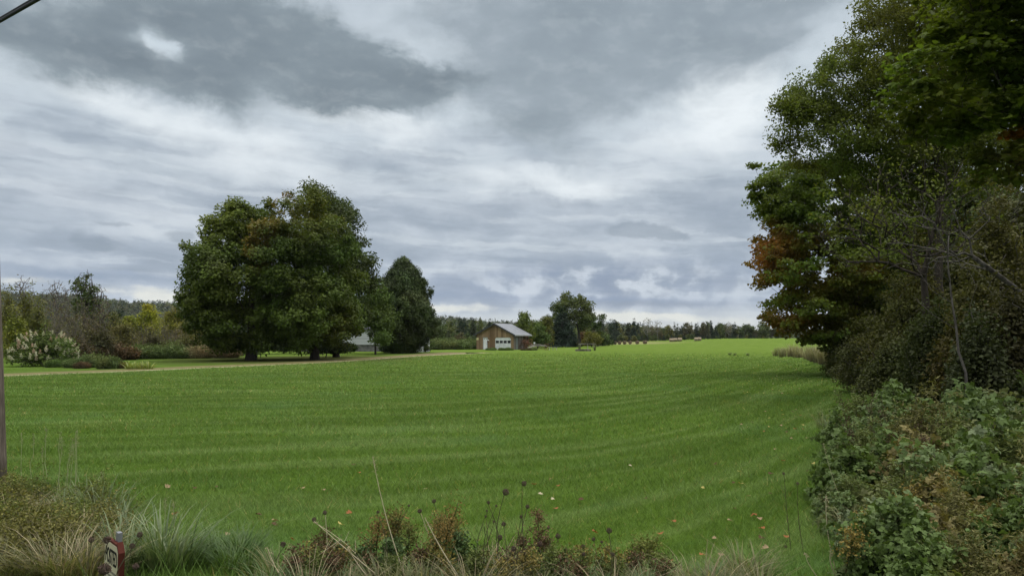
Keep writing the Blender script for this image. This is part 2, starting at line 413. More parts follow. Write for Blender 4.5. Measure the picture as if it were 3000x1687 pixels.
class Skeleton:
    """limbs: nodes joined to parents; radii from what each node carries"""
    def __init__(s, trunk_pts):
        s.p = [np.asarray(q, float) for q in trunk_pts]; s.par = [-1] + list(range(len(trunk_pts) - 1)); s.len = [0.0]
        for i in range(1, len(s.p)): s.len.append(s.len[-1] + np.linalg.norm(s.p[i] - s.p[i - 1]))
        s.nt = len(s.p)
    def stem(s, pts, root=0):
        last = root
        for q in pts:
            q = np.asarray(q, float); s.len.append(s.len[last] + np.linalg.norm(q - s.p[last])); s.p.append(q); s.par.append(last); last = len(s.p) - 1
        return last
    def reach(s, targets, rng, up=0.9, seg=1.2, jit=0.12, path=0.22, first=1, sag=0.0):
        ends = []
        arr = np.array(s.p); ln = np.array(s.len); cnt = len(arr)
        buf = np.zeros((cnt + len(targets) * 12, 3)); buf[:cnt] = arr; lb = np.zeros(len(buf)); lb[:cnt] = ln
        for t in targets:
            d = t - buf[:cnt]; dist = np.linalg.norm(d, axis=1)
            cost = dist + up * np.maximum(0, buf[:cnt, 2] - t[2] + 0.25 * np.hypot(d[:, 0], d[:, 1])) + path * lb[:cnt]
            cost[:first] = 1e9
            j = int(np.argmin(cost)); L = dist[j]; m = int(min(8, max(1, round(L / seg)))); a = buf[j].copy(); last = j
            for q in range(1, m + 1):
                f = q / m; pnt = a + (t - a) * f
                if q < m: pnt = pnt + rng.normal(size=3) * jit * L / m
                pnt[2] += sag * L * f * (1 - f)
                if cnt >= len(buf): buf = np.concatenate((buf, np.zeros((2000, 3)))); lb = np.concatenate((lb, np.zeros(2000)))
                buf[cnt] = pnt; lb[cnt] = lb[last] + np.linalg.norm(pnt - buf[last]); s.p.append(pnt); s.par.append(last); s.len.append(lb[cnt]); last = cnt; cnt += 1
            ends.append(last)
        return ends
    def mesh(s, tip, power=0.45, trunk_r=None, k=5, rmax=None, kt=9):
        n = len(s.p); load = np.zeros(n); kids = np.zeros(n, int)
        for i in range(1, n): kids[s.par[i]] += 1
        for i in range(n - 1, 0, -1):
            if kids[i] == 0: load[i] += 1
            load[s.par[i]] += load[i]
        R = tip * np.maximum(load, 1) ** power
        if rmax: R = np.minimum(R, rmax)
        if trunk_r is not None:
            for i in range(s.nt):
                f = i / max(1, s.nt - 1); R[i] = max(R[i] * 0.5, trunk_r * (1 - f) ** 0.8 + tip)
            if s.nt > 2: R[0] = trunk_r * 1.35
        P = np.array(s.p); par = np.array(s.par); i = np.arange(1, n)
        ra = np.minimum(R[par[i]], R[i] * 1.35)
        tr = i < s.nt; ra[tr] = R[par[i]][tr]
        thick = tr if trunk_r is not None else np.zeros(n - 1, bool)
        out = []
        for sel, kk in ((thick, kt), (~thick, k)):
            if sel.any(): out.append(tubes(P[par[i[sel]]], P[i[sel]], ra[sel], R[i[sel]], kk))
        V = []; F = []; m = 0
        for v, f in out: V.append(v); F += [q + m for q in f]; m += len(v)
        return np.concatenate(V), F
def lobe_points(lobes, n, rng, lo=0.45):
    """clump centres inside ellipsoids (centre, radii), thicker towards the outside"""
    w = np.array([l[1][0] * l[1][1] * l[1][2] for l in lobes]) ** 0.72; w /= w.sum()
    idx = rng.choice(len(lobes), n, p=w); C = np.array([l[0] for l in lobes], float)[idx]; R = np.array([l[1] for l in lobes], float)[idx]
    d = rng.normal(size=(n, 3)); d /= np.linalg.norm(d, axis=1, keepdims=True)
    r = (lo ** 3 + (1 - lo ** 3) * rng.random(n)) ** (1 / 3)
    r = r * (1 + 0.16 * (rng.random(n) < 0.16))
    return C + d * r[:, None] * R, d
def clump_leaves(C, D, per, rad, flat, rng, up=0.55, outw=0.5, rnd=0.55):
    n = len(C); d = rng.normal(size=(n, per, 3)); d /= np.linalg.norm(d, axis=2, keepdims=True)
    r = rng.random((n, per, 1)) ** 0.45
    rad = np.broadcast_to(np.asarray(rad, float), (n,))
    P = C[:, None] + d * r * rad[:, None, None] * np.array((1, 1, flat))
    N = up * np.array((0, 0, 1.)) + outw * (D[:, None] * 0.6 + d * 0.6) + rnd * rng.normal(size=(n, per, 3))
    return P.reshape(-1, 3), N.reshape(-1, 3)
def px_lobes(lst, Y):
    """lobes given as (px, py, rx, rz in photo px, dy in metres from the trunk's depth, ry in metres)"""
    out = []
    for (px, py, rx, rz, dyy, ry) in lst:
        y = Y + dyy; out.append((at(px, py, y), (rx * mpp(y), ry, rz * mpp(y))))
    return out
def tints(P, base, rng, var=0.25, patch=0.25, sc=0.5, spots=()):
    """leaf colours: a base, paler and darker leaves, patches, and named turning patches (centre, radius, colour)"""
    n = len(P); b = np.asarray(base, float) * np.array((1.36, 1.30, 1.15))
    c = np.repeat(b[None], n, axis=0)
    k = 1 + var * rng.normal(size=(n, 1)) * 0.7 + patch * 2 * (vnoise(P, sc)[:, None] - 0.5)
    c = c * np.clip(k, 0.35, 2.0)
    c[:, 0] *= 1 + 0.35 * (vnoise(P + 31.7, sc * 0.7) - 0.4)
    for (q, r, col, amount) in spots:
        d = np.linalg.norm((P - np.asarray(q)) / np.asarray(r), axis=1)
        w = np.clip(1.25 - d, 0, 1) * amount * (0.55 + 0.9 * rng.random(n)); w = np.clip(w, 0, 1)[:, None]
        c = c * (1 - w) + np.asarray(col) * w * (1 + 0.25 * rng.normal(size=(n, 1)))
    return np.clip(c, 0.002, 0.9)
def make_tree(name, label, cat, base, lobes, trunk_top, trunk_r, clumps, per, clump_r, leaf, color, seed, flat=0.6, template=T_DIAMOND,
              tip=0.012, power=0.44, bark=None, leafmat=None, spots=(), lo=0.45, up=0.55, outw=0.5, rnd=0.55, var=0.25, patch=0.25,
              group=None, seg=1.2, sag=0.05, bare=0, jit=0.12, csc=0.5, local=None, drop=0.0, lean=(0, 0)):
    """broadleaf tree: trunk, limbs grown to every leaf clump, crown of leaves"""
    rng = np.random.default_rng(seed); base = np.array(base, float)
    root = thing(name, label, cat, tuple(base), 0, group)
    C, D = lobe_points(lobes, clumps, rng, lo); C = C - base
    keep = C[:, 2] > 0.35; C, D = C[keep], D[keep]
    top = np.array(trunk_top, float) - base; nseg = max(4, int(np.linalg.norm(top) / 0.9))
    tp = [(top * f + np.array((lean[0] * math.sin(f * 3.1), lean[1] * math.sin(f * 3.1), 0)) + (rng.normal(size=3) * 0.05 * min(f * 4, 1) if 0 < f else 0)) for f in np.linspace(0, 1, nseg)]
    sk_ = Skeleton(tp)
    order = np.argsort(np.linalg.norm(C - top * 0.6, axis=1))
    tg = C[order]
    if bare:
        Cb, _ = lobe_points(lobes, bare, rng, 0.5); Cb = Cb - base; Cb = Cb[Cb[:, 2] > 0.4]
        tg = np.concatenate((tg, Cb))
    sk_.reach(tg, rng, seg=seg, first=max(1, int(nseg * 0.22)), sag=sag, jit=jit)
    V, F = sk_.mesh(tip, power, trunk_r, 5)
    mesh_obj('trunk', V, F, bark or M_BARK, root, smooth_shade=True)
    cr = clump_r * (0.65 + 0.7 * rng.random(len(C)))
    P, N = clump_leaves(C, D, per, cr, flat, rng, up, outw, rnd)
    if drop: 
        k = rng.random(len(P)) > drop; P, N = P[k], N[k]
    tn = tints(P + base, color, rng, var, patch, csc, spots)
    V, F, T = leaves(P, N, leaf * (0.7 + 0.6 * rng.random(len(P))), tn, template, rng)
    mesh_obj('crown', V, F, leafmat or M_LEAF, root, tint=T)
    return root
def make_conifer(name, label, base, H, Rb, seed, color, group=None, n=260, per=14, needle=0.35, trunk_r=0.15, low=0.06, droop=0.25, shape=0.85, template=T_LONG,
                 cat='tree', clump=0.4, var=0.22, ragged=0.25):
    """spruce-like tree: straight trunk, tiers of drooping boughs"""
    rng = np.random.default_rng(seed); root = thing(name, label, cat, base, 0, group)
    f = 1 - (1 - low) * rng.random(n) ** 0.62; f = low + (1 - low) * (1 - np.sqrt(rng.random(n)))
    ang = rng.random(n) * 2 * np.pi; rr = Rb * (1 - f) ** shape * (1 - ragged * rng.random(n)) * (1 + 0.12 * np.sin(ang * 3 + f * 9))
    rr = rr * (0.35 + 0.65 * np.sqrt(rng.random(n)))
    z = H * f
    C = np.stack((np.cos(ang) * rr, np.sin(ang) * rr, z - droop * rr), axis=1); C[:, 2] = np.maximum(C[:, 2], 0.05 * H * low + 0.1)
    D = np.stack((np.cos(ang), np.sin(ang), np.full(n, -0.15)), axis=1)
    A = np.stack((np.zeros(n), np.zeros(n), np.minimum(z + 0.05 * H * 0, H * 0.97)), axis=1)
    tv, tf = tubes(np.concatenate((A, [[0, 0, 0]])), np.concatenate((C, [[0, 0, H * 0.98]])),
                   np.concatenate((np.full(n, trunk_r * 0.16), [trunk_r])), np.concatenate((np.full(n, 0.008), [0.02])), 5)
    mesh_obj('trunk', tv, tf, M_BARK_GREY, root, smooth_shade=True)
    rad = clump * (0.5 + 0.5 * (1 - f)) 
    P, N = clump_leaves(C, D, per, rad, 0.45, rng, 0.7, 0.3, 0.5)
    tn = tints(P, color, rng, var, 0.2, 0.8)
    sp_ = np.cross(np.repeat(D, per, axis=0) + 0.6 * rng.normal(size=P.shape), N)
    V, F, T = leaves(P, N, needle * (0.6 + 0.8 * rng.random(len(P))), tn, template, rng, spin=None)
    mesh_obj('crown', V, F, M_NEEDLE, root, tint=T)
    return root
# ------------------------------------------------------------------ ground, lawn, drive, far hills
def lawn_group():
    """the lawn's colour: patches, mowing rows and painted maple shade, shared by the soil sheet and the blades"""
    g = bpy.data.node_groups.new('lawn_colour', 'ShaderNodeTree')
    g.interface.new_socket('Color', in_out='OUTPUT', socket_type='NodeSocketColor')
    go = g.nodes.new('NodeGroupOutput'); geo = g.nodes.new('ShaderNodeNewGeometry')
    s = g.nodes.new('ShaderNodeSeparateXYZ'); g.links.new(geo.outputs['Position'], s.inputs[0])
    x, y = S(g, s.outputs[0]), S(g, s.outputs[1])
    # mowing rows run across the view and swing away to the right
    yy = y - ((x - 1.0) + ((x - 1.0) * (x - 1.0) + 25.0)._m('SQRT')) * 0.85 + (noise(g, vec(g, x * 0.05, y * 0.05, 0.0), 1.0, 2) - 0.5) * 6.0
    rows = noise(g, vec(g, x * 0.055 + y * 0.02, yy * 0.42, 2.0), 1.0, 4, 0.55)
    rows2 = noise(g, vec(g, x * 0.16, yy * 1.1, 5.0), 1.0, 4, 0.6)
    patch = noise(g, vec(g, x * 0.25, y * 0.25, 1.0), 1.0, 4, 0.6)
    fine = noise(g, vec(g, x, y, 0.0), 7.0, 4, 0.7)
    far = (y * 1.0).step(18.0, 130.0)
    c = mix(g, rows.step(0.25, 0.75), (0.056, 0.097, 0.013), (0.076, 0.128, 0.019))
    c = mix(g, rows2.step(0.46, 0.64) * 0.50, c, (0.132, 0.184, 0.056))
    c = mix(g, (rows2 * -1.0 + 1.0).step(0.50, 0.66) * 0.42, c, (0.044, 0.082, 0.012))
    c = mix(g, patch.step(0.52, 0.76) * 0.45, c, (0.070, 0.134, 0.042))
    c = mix(g, (patch * -1.0 + 1.0).step(0.56, 0.74) * 0.40, c, (0.098, 0.130, 0.020))
    c = mix(g, fine.step(0.40, 0.75) * 0.35, c, (0.045, 0.078, 0.010))
    spot = noise(g, vec(g, x, y, 7.0), 1.3, 5, 0.65)
    c = mix(g, spot.step(0.60, 0.72) * 0.40, c, (0.120, 0.150, 0.045))
    c = mix(g, (spot * -1.0 + 1.0).step(0.60, 0.72) * 0.40, c, (0.040, 0.088, 0.018))
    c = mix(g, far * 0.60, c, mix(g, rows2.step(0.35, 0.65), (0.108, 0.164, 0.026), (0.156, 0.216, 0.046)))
    # uncut stubble and dry grass beyond the mown field
    straw = (y + x * 0.18 + (patch - 0.5) * 22.0).step(222.0, 246.0) * (x * -1.0 + 62.0 + (fine - 0.5) * 12.0).step(0.0, 22.0)
    c = mix(g, straw * 0.8, c, (0.235, 0.215, 0.105))
    # brownish turf round the two maples' roots, darkened in colour to stand for their shade
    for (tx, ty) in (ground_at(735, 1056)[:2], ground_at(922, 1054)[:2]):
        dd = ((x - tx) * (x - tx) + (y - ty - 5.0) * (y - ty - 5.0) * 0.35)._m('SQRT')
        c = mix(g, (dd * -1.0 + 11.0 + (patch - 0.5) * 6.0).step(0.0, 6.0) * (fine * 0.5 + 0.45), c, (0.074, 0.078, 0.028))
    g.links.new(c, go.inputs[0]); return g
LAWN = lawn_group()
def lawn_mat(name, blade):
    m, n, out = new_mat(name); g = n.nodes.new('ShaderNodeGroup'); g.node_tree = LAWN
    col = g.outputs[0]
    if blade:
        a = n.nodes.new('ShaderNodeAttribute'); a.attribute_name = 'tint'
        col = mix(n, 1.0, col, a.outputs['Color'], 'MULTIPLY')
        b = bsdf(n, col, 0.6, 0.2)
        t = n.nodes.new('ShaderNodeBsdfTranslucent'); n.links.new(col, t.inputs[0])
        x = n.nodes.new('ShaderNodeMixShader'); x.inputs[0].default_value = 0.35
        n.links.new(b.outputs[0], x.inputs[1]); n.links.new(t.outputs[0], x.inputs[2]); n.links.new(x.outputs[0], out.inputs[0])
    else:
        b = bsdf(n, col, 1.0, 0.0)
        h = noise(n, coord(n), 5.0, 5, 0.75); bump(n, b, h, 0.9, 0.15)
        n.links.new(b.outputs[0], out.inputs[0])
    return m
def grid_axis(edges):
    out = []
    for a, b, st in edges: out += list(np.arange(a, b, st))
    return np.array(out + [edges[-1][1]])
gx = grid_axis([(-3000, -400, 200), (-400, -80, 20), (-80, -20, 3), (-20, 30, 0.5), (30, 120, 3), (120, 400, 20), (400, 3000, 200)])
gy = grid_axis([(-300, -20, 20), (-20, -2, 2), (-2, 30, 0.5), (30, 90, 2), (90, 300, 5), (300, 700, 40), (700, 4500, 200)])
GX, GY = np.meshgrid(gx, gy); nx, ny = len(gx), len(gy)
V = np.stack((GX.ravel(), GY.ravel(), height(GX, GY).ravel()), 1)
i = (np.arange(ny - 1)[:, None] * nx + np.arange(nx - 1)[None]).ravel()
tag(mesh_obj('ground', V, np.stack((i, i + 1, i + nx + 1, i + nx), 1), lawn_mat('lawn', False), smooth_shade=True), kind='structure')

# the drive: two worn sandy wheel tracks with a dry grassy crown
DRIVE = [(-420, 1130), (-200, 1114), (50, 1100), (350, 1088.5), (650, 1075), (950, 1061.5), (1200, 1044.5), (1330, 1037.5), (1420, 1033)]
def catmull(P, n=14):
    P = np.array(P, float); out = []
    for k in range(len(P) - 1):
        p0, p1, p2, p3 = P[max(k - 1, 0)], P[k], P[k + 1], P[min(k + 2, len(P) - 1)]
        for t in np.linspace(0, 1, n, endpoint=False):
            out.append(0.5 * (2 * p1 + (p2 - p0) * t + (2 * p0 - 5 * p1 + 4 * p2 - p3) * t * t + (3 * p1 - p0 - 3 * p2 + p3) * t ** 3))
    return np.array(out + [P[-1]])
_DP = catmull([ground_at(*p)[:2] for p in DRIVE], 3)
def drive_side(x, y):
    """how far to the camera's side of the drive a point lies"""
    return y * 0 + (np.interp(x, _DP[:, 0], _DP[:, 1]) - y) * 0.5 + 2.0
# real grass blades over the near lawn
def grass_field():
    rng = np.random.default_rng(3); parts = []
    for (y0, y1, dens, hgt, wid) in ((5.0, 7.4, 420, 0.15, 0.0065), (5.0, 9.5, 1900, 0.060, 0.0065), (9.5, 15, 1000, 0.060, 0.0095), (15, 26, 400, 0.060, 0.016), (26, 44, 120, 0.062, 0.030), (44, 70, 34, 0.065, 0.055), (70, 105, 9, 0.07, 0.10)):
        area = (y1 - y0) * (y0 + y1) * 0.5 * 1.74; n = int(area * dens)
        y = np.sqrt(y0 ** 2 + (y1 ** 2 - y0 ** 2) * rng.random(n)); x = y * (-1.08 + 1.74 * rng.random(n))
        k = (x < 0.47 * y + 1.2) & ((y < 36) | (drive_side(x, y) > 2.2))
        if y1 == 7.4: k &= rng.random(n) < (7.4 - y) / 2.4 * 1.3 * (0.3 + vnoise(np.stack((x, y, 0 * x), 1), 1.6))
        if y1 > 100: k &= rng.random(n) < (y1 - y) / (y1 - y0)
        x, y = x[k], y[k]; n = len(x)
        z = height(x, y)
        clump = vnoise(np.stack((x, y, 0 * x), 1), 2.3) * 0.6 + vnoise(np.stack((x, y, 0 * x), 1), 0.7) * 0.5
        h = hgt * (0.45 + 0.9 * rng.random(n)) * (0.5 + clump)
        a = rng.random(n) * 2 * np.pi; lean = h * (0.4 + 1.1 * rng.random(n)); b = rng.random(n) * 2 * np.pi
        lx, ly = np.cos(b) * lean, np.sin(b) * lean; wx, wy = np.cos(a) * wid / 2, np.sin(a) * wid / 2
        V = np.empty((n, 3, 3))
        V[:, 0] = np.stack((x - wx, y - wy, z - 0.005), 1); V[:, 1] = np.stack((x + wx, y + wy, z - 0.005), 1)
        V[:, 2] = np.stack((x + lx, y + ly, z + h), 1)
        t = 1.62 + 0.36 * rng.normal(size=(n, 1)); dry = (rng.random((n, 1)) < 0.025)
        c = np.clip(np.repeat(t, 3, 1), 0.4, 2.2) * np.array((1.0, 1.0, 1.0)); c = np.where(dry, c * np.array((2.6, 1.35, 2.2)), c)
        parts.append((V.reshape(-1, 3), [np.arange(n * 3).reshape(-1, 3)], np.repeat(c, 3, 0)))
    V, F, T = join(parts)
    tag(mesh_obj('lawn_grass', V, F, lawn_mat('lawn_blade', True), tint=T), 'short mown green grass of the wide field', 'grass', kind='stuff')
grass_field()

dl = catmull([ground_at(*p)[:2] for p in DRIVE])
dt = np.gradient(dl, axis=0); dt /= np.linalg.norm(dt, axis=1, keepdims=True); dn = np.stack((-dt[:, 1], dt[:, 0]), 1)
lat = np.linspace(-1.3, 3.7, 26); m_, k_ = len(dl), len(lat)
widen = 1 + 1.1 * smooth((np.arange(m_) - (m_ - 34)) / 30)
DX = dl[:, None] + dn[:, None] * (lat[None, :, None] * widen[:, None, None])
DV = np.stack((DX[..., 0], DX[..., 1], height(DX[..., 0], DX[..., 1]) + 0.02 - 0.03 * (np.abs((lat - 1.2) / 2.5)[None] ** 6)), -1).reshape(-1, 3)
i = (np.arange(m_ - 1)[:, None] * k_ + np.arange(k_ - 1)[None]).ravel()
dm, n, out = new_mat('drive_surface')
a = n.nodes.new('ShaderNodeAttribute'); a.attribute_name = 'tint'; s_ = n.nodes.new('ShaderNodeSeparateXYZ'); n.links.new(a.outputs['Vector'], s_.inputs[0])
la = S(n, s_.outputs[0]) * 5.0 - 1.3; oc = coord(n)
la = la + (noise(n, oc, 0.35, 3) - 0.5) * 0.7 + (noise(n, oc, 3.0, 3) - 0.5) * 0.35
def rut(c, w): return ((la - c)._m('ABSOLUTE') * -1.0 + w).step(0.0, 0.35)
r1 = rut(0.0, 0.62); r2 = rut(1.95, 0.60)
fn = noise(n, oc, 2.5, 5, 0.65)
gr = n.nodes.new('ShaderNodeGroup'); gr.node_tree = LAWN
edge = ((la - 1.05)._m('ABSOLUTE') * -1.0 + 2.1).step(0.0, 0.8)
wet = S(n, s_.outputs[1])
c = mix(n, edge * 0.85, gr.outputs[0], ramp(n, fn, [(0.3, (0.085, 0.07, 0.028)), (0.55, (0.12, 0.11, 0.035)), (0.75, (0.10, 0.13, 0.03))]))
sand = ramp(n, fn, [(0.25, (0.16, 0.135, 0.08)), (0.5, (0.26, 0.225, 0.135)), (0.8, (0.36, 0.32, 0.20))])
c = mix(n, wet * edge * fn.step(0.3, 0.6) * 0.75, c, (0.20, 0.155, 0.09))
c = mix(n, r1 * 0.9, c, sand)
c = mix(n, r2 * 0.55, c, ramp(n, fn, [(0.3, (0.11, 0.075, 0.045)), (0.7, (0.22, 0.16, 0.09))]))
b = bsdf(n, c, 0.95, 0.1); bump(n, b, noise(n, oc, 6, 5, 0.7), 0.6, 0.04); n.links.new(b.outputs[0], out.inputs[0])
T = np.zeros((m_, k_, 3)); T[..., 0] = (lat + 1.3)[None] / 5.0; T[..., 1] = smooth((np.arange(m_) - (m_ - 40)) / 26)[:, None]
tag(mesh_obj('driveway', DV, np.stack((i, i + k_, i + k_ + 1, i + 1), 1), dm, tint=T.reshape(-1, 3), smooth_shade=True), kind='structure')
# a rain puddle where the drive reaches the garage
px_, py_, _ = ground_at(1381, 1034.2); ang = np.linspace(0, 2 * np.pi, 40, endpoint=False)
rr = 1 + 0.16 * np.sin(ang * 3 + 1) + 0.1 * np.sin(ang * 5)
PV = np.stack((px_ + np.cos(ang) * rr * 0.85, py_ + np.sin(ang) * rr * 2.6, np.zeros(40)), 1); PV[:, 2] = height(PV[:, 0], PV[:, 1]).mean() + 0.045
wm, n, out = new_mat('puddle_water'); b = bsdf(n, (0.05, 0.045, 0.035), 0.03, 0.8); n.links.new(b.outputs[0], out.inputs[0])
tag(mesh_obj('puddle', PV, [np.arange(40)], wm), kind='structure')

# wooded ridge beyond
hx = np.linspace(-1500, 1500, 161); hy = np.linspace(620, 1700, 40)
RIDGE = [(-200, 852), (0, 857), (250, 866), (330, 872), (420, 885), (520, 893), (700, 905), (1000, 920), (1250, 932), (1350, 938), (1500, 945), (1700, 945), (1850, 958), (2000, 975), (2300, 985), (3200, 985)]
RDY = 1000.0
rxs = np.array([at(p, q, RDY)[0] for p, q in RIDGE]); rzs = np.array([at(p, q, RDY)[2] for p, q in RIDGE]) - 7.0
def hill_h(x, y):
    a = x / y * RDY; top = np.interp(a, rxs, rzs) * (y / RDY)
    f = smooth((y - 640) / 360)
    return np.maximum(top, 0) * f - 2.0 + 1.8 * np.sin(a * 0.021 + y * 0.01) + 1.2 * np.sin(a * 0.05)
HX, HY = np.meshgrid(hx, hy)
HV = np.stack((HX.ravel(), HY.ravel(), hill_h(HX, HY).ravel()), 1); i = (np.arange(39)[:, None] * 161 + np.arange(160)[None]).ravel()
tag(mesh_obj('hills', HV, np.stack((i, i + 1, i + 162, i + 161), 1), plain_mat('hill_soil', (0.035, 0.045, 0.02), 0.9, 0.1, sc=0.05), smooth_shade=True), kind='structure')
def far_wood():
    rng = np.random.default_rng(8); n = 9000
    y = 660 + 380 * rng.random(n) ** 0.9; x = y * (-0.78 + 1.25 * rng.random(n)); k = ~((x / y > -0.28) & (x / y < -0.2)); x, y = x[k], y[k]; n = len(x)
    z = hill_h(x, y); H = 7 + 5 * rng.random(n); con = rng.random(n) < 0.25
    per = 22; d = rng.normal(size=(n, per, 3)); d /= np.linalg.norm(d, axis=2, keepdims=True); d[..., 2] = np.abs(d[..., 2]) * 1.2 - 0.25
    w = np.where(con, 1.6, 3.3)[:, None, None]; f = rng.random((n, per, 1))
    P = np.stack((x, y, z + H * 0.55), 1)[:, None] + d * np.concatenate((np.repeat(w, 2, 2), (H * 0.5)[:, None, None]), 2) * (0.75 + 0.3 * f)
    P = np.where(con[:, None, None], np.stack((x, y, z), 1)[:, None] + np.concatenate((d[..., :2] * 2.4 * (1 - f), f * (H * 1.15)[:, None, None]), 2), P)
    P = P.reshape(-1, 3); N = (d + np.array((0, 0, 0.8))).reshape(-1, 3)
    pal = np.array([(0.060, 0.080, 0.026), (0.084, 0.102, 0.028), (0.046, 0.066, 0.026), (0.100, 0.092, 0.028), (0.074, 0.070, 0.042)])
    c = pal[rng.integers(0, 5, n)] * (0.8 + 0.4 * rng.random((n, 1))); c = np.where(con[:, None], np.array((0.022, 0.036, 0.020)), c)
    V, F, T = leaves(P, N, 2.4 * (0.6 + 0.7 * rng.random(len(P))), np.repeat(c, per, 0), T_DIAMOND, rng)
    tag(mesh_obj('distant_forest', V, F, M_LEAF, tint=T), 'far wooded ridge turning early autumn colours', 'forest', kind='stuff')
far_wood()
# ------------------------------------------------------------------ garage
def board_mat(name, c0, c1, pitch, gap=0.012, axis=0, rough=0.85, horiz=False):
    """sawn boards: each board its own tone, a groove between boards, grain along it"""
    m, n, out = new_mat(name); oc = coord(n); s = n.nodes.new('ShaderNodeSeparateXYZ'); n.links.new(oc, s.inputs[0])
    u = S(n, s.outputs[2]) if horiz else (S(n, s.outputs[0]) + S(n, s.outputs[1]) * 1.0)
    v = (S(n, s.outputs[0]) + S(n, s.outputs[1])) if horiz else S(n, s.outputs[2])
    q = u * (1 / pitch); idn = q._m('FLOOR'); fr = q._m('FRACT')
    wn = n.nodes.new('ShaderNodeTexWhiteNoise'); wn.noise_dimensions = '1D'; n.links.new(idn.out, wn.inputs['W'])
    grain = noise(n, vec(n, u * 14.0, v * 0.9, idn * 3.7), 1.0, 5, 0.6)
    wear = noise(n, vec(n, u * 0.8, v * 0.8, 0.0), 1.0, 4, 0.6)
    f = S(n, wn.outputs[0]) * 0.5 + grain * 0.35 + wear * 0.25
    c = ramp(n, f, [(0.25, c0), (0.85, c1)])
    g = ((fr - 0.5)._m('ABSOLUTE') * -1.0 + 0.5).step(0.0, gap / pitch)
    b = bsdf(n, c, rough, 0.15); bump(n, b, g, 0.9, 0.02); n.links.new(b.outputs[0], out.inputs[0]); return m
M_BROWN = board_mat('brown_boards', (0.130, 0.083, 0.044), (0.34, 0.235, 0.140), 0.30)
M_GREYB = board_mat('weathered_boards', (0.045, 0.040, 0.036), (0.24, 0.205, 0.175), 0.22)
M_WHITE = plain_mat('white_paint', (0.74, 0.75, 0.74), 0.55, 0.3, var=0.10, sc=1.4, bs=0.05)
M_WHITE_WORN = plain_mat('worn_white_paint', (0.62, 0.64, 0.63), 0.6, 0.3, var=0.28, sc=1.6, bs=0.05)
M_TRIM = plain_mat('dark_trim', (0.045, 0.047, 0.05), 0.6, 0.3, sc=3)
M_GLASS = plain_mat('window_glass', (0.012, 0.014, 0.016), 0.06, 0.7, var=0.3, bs=0)
M_RUST = plain_mat('rusty_iron', (0.13, 0.062, 0.035), 0.85, 0.2, var=0.45, sc=9)
M_DARK = plain_mat('dark_opening', (0.012, 0.011, 0.010), 0.9, 0.1)
def roof_metal():
    m, n, out = new_mat('metal_roofing'); oc = coord(n); s = n.nodes.new('ShaderNodeSeparateXYZ'); n.links.new(oc, s.inputs[0])
    y = S(n, s.outputs[1]); fr = (y * (1 / 0.46))._m('FRACT'); rib = ((fr - 0.5)._m('ABSOLUTE') * -1.0 + 0.5).step(0.0, 0.09)
    f = noise(n, oc, 0.9, 5, 0.6)
    b = bsdf(n, ramp(n, f, [(0.3, (0.135, 0.142, 0.156)), (0.7, (0.205, 0.212, 0.228))]), 0.55, 0.4, 0.2)
    bump(n, b, rib * -1.0 + 1.0, 0.8, 0.03); n.links.new(b.outputs[0], out.inputs[0]); return m
M_ROOF = roof_metal()
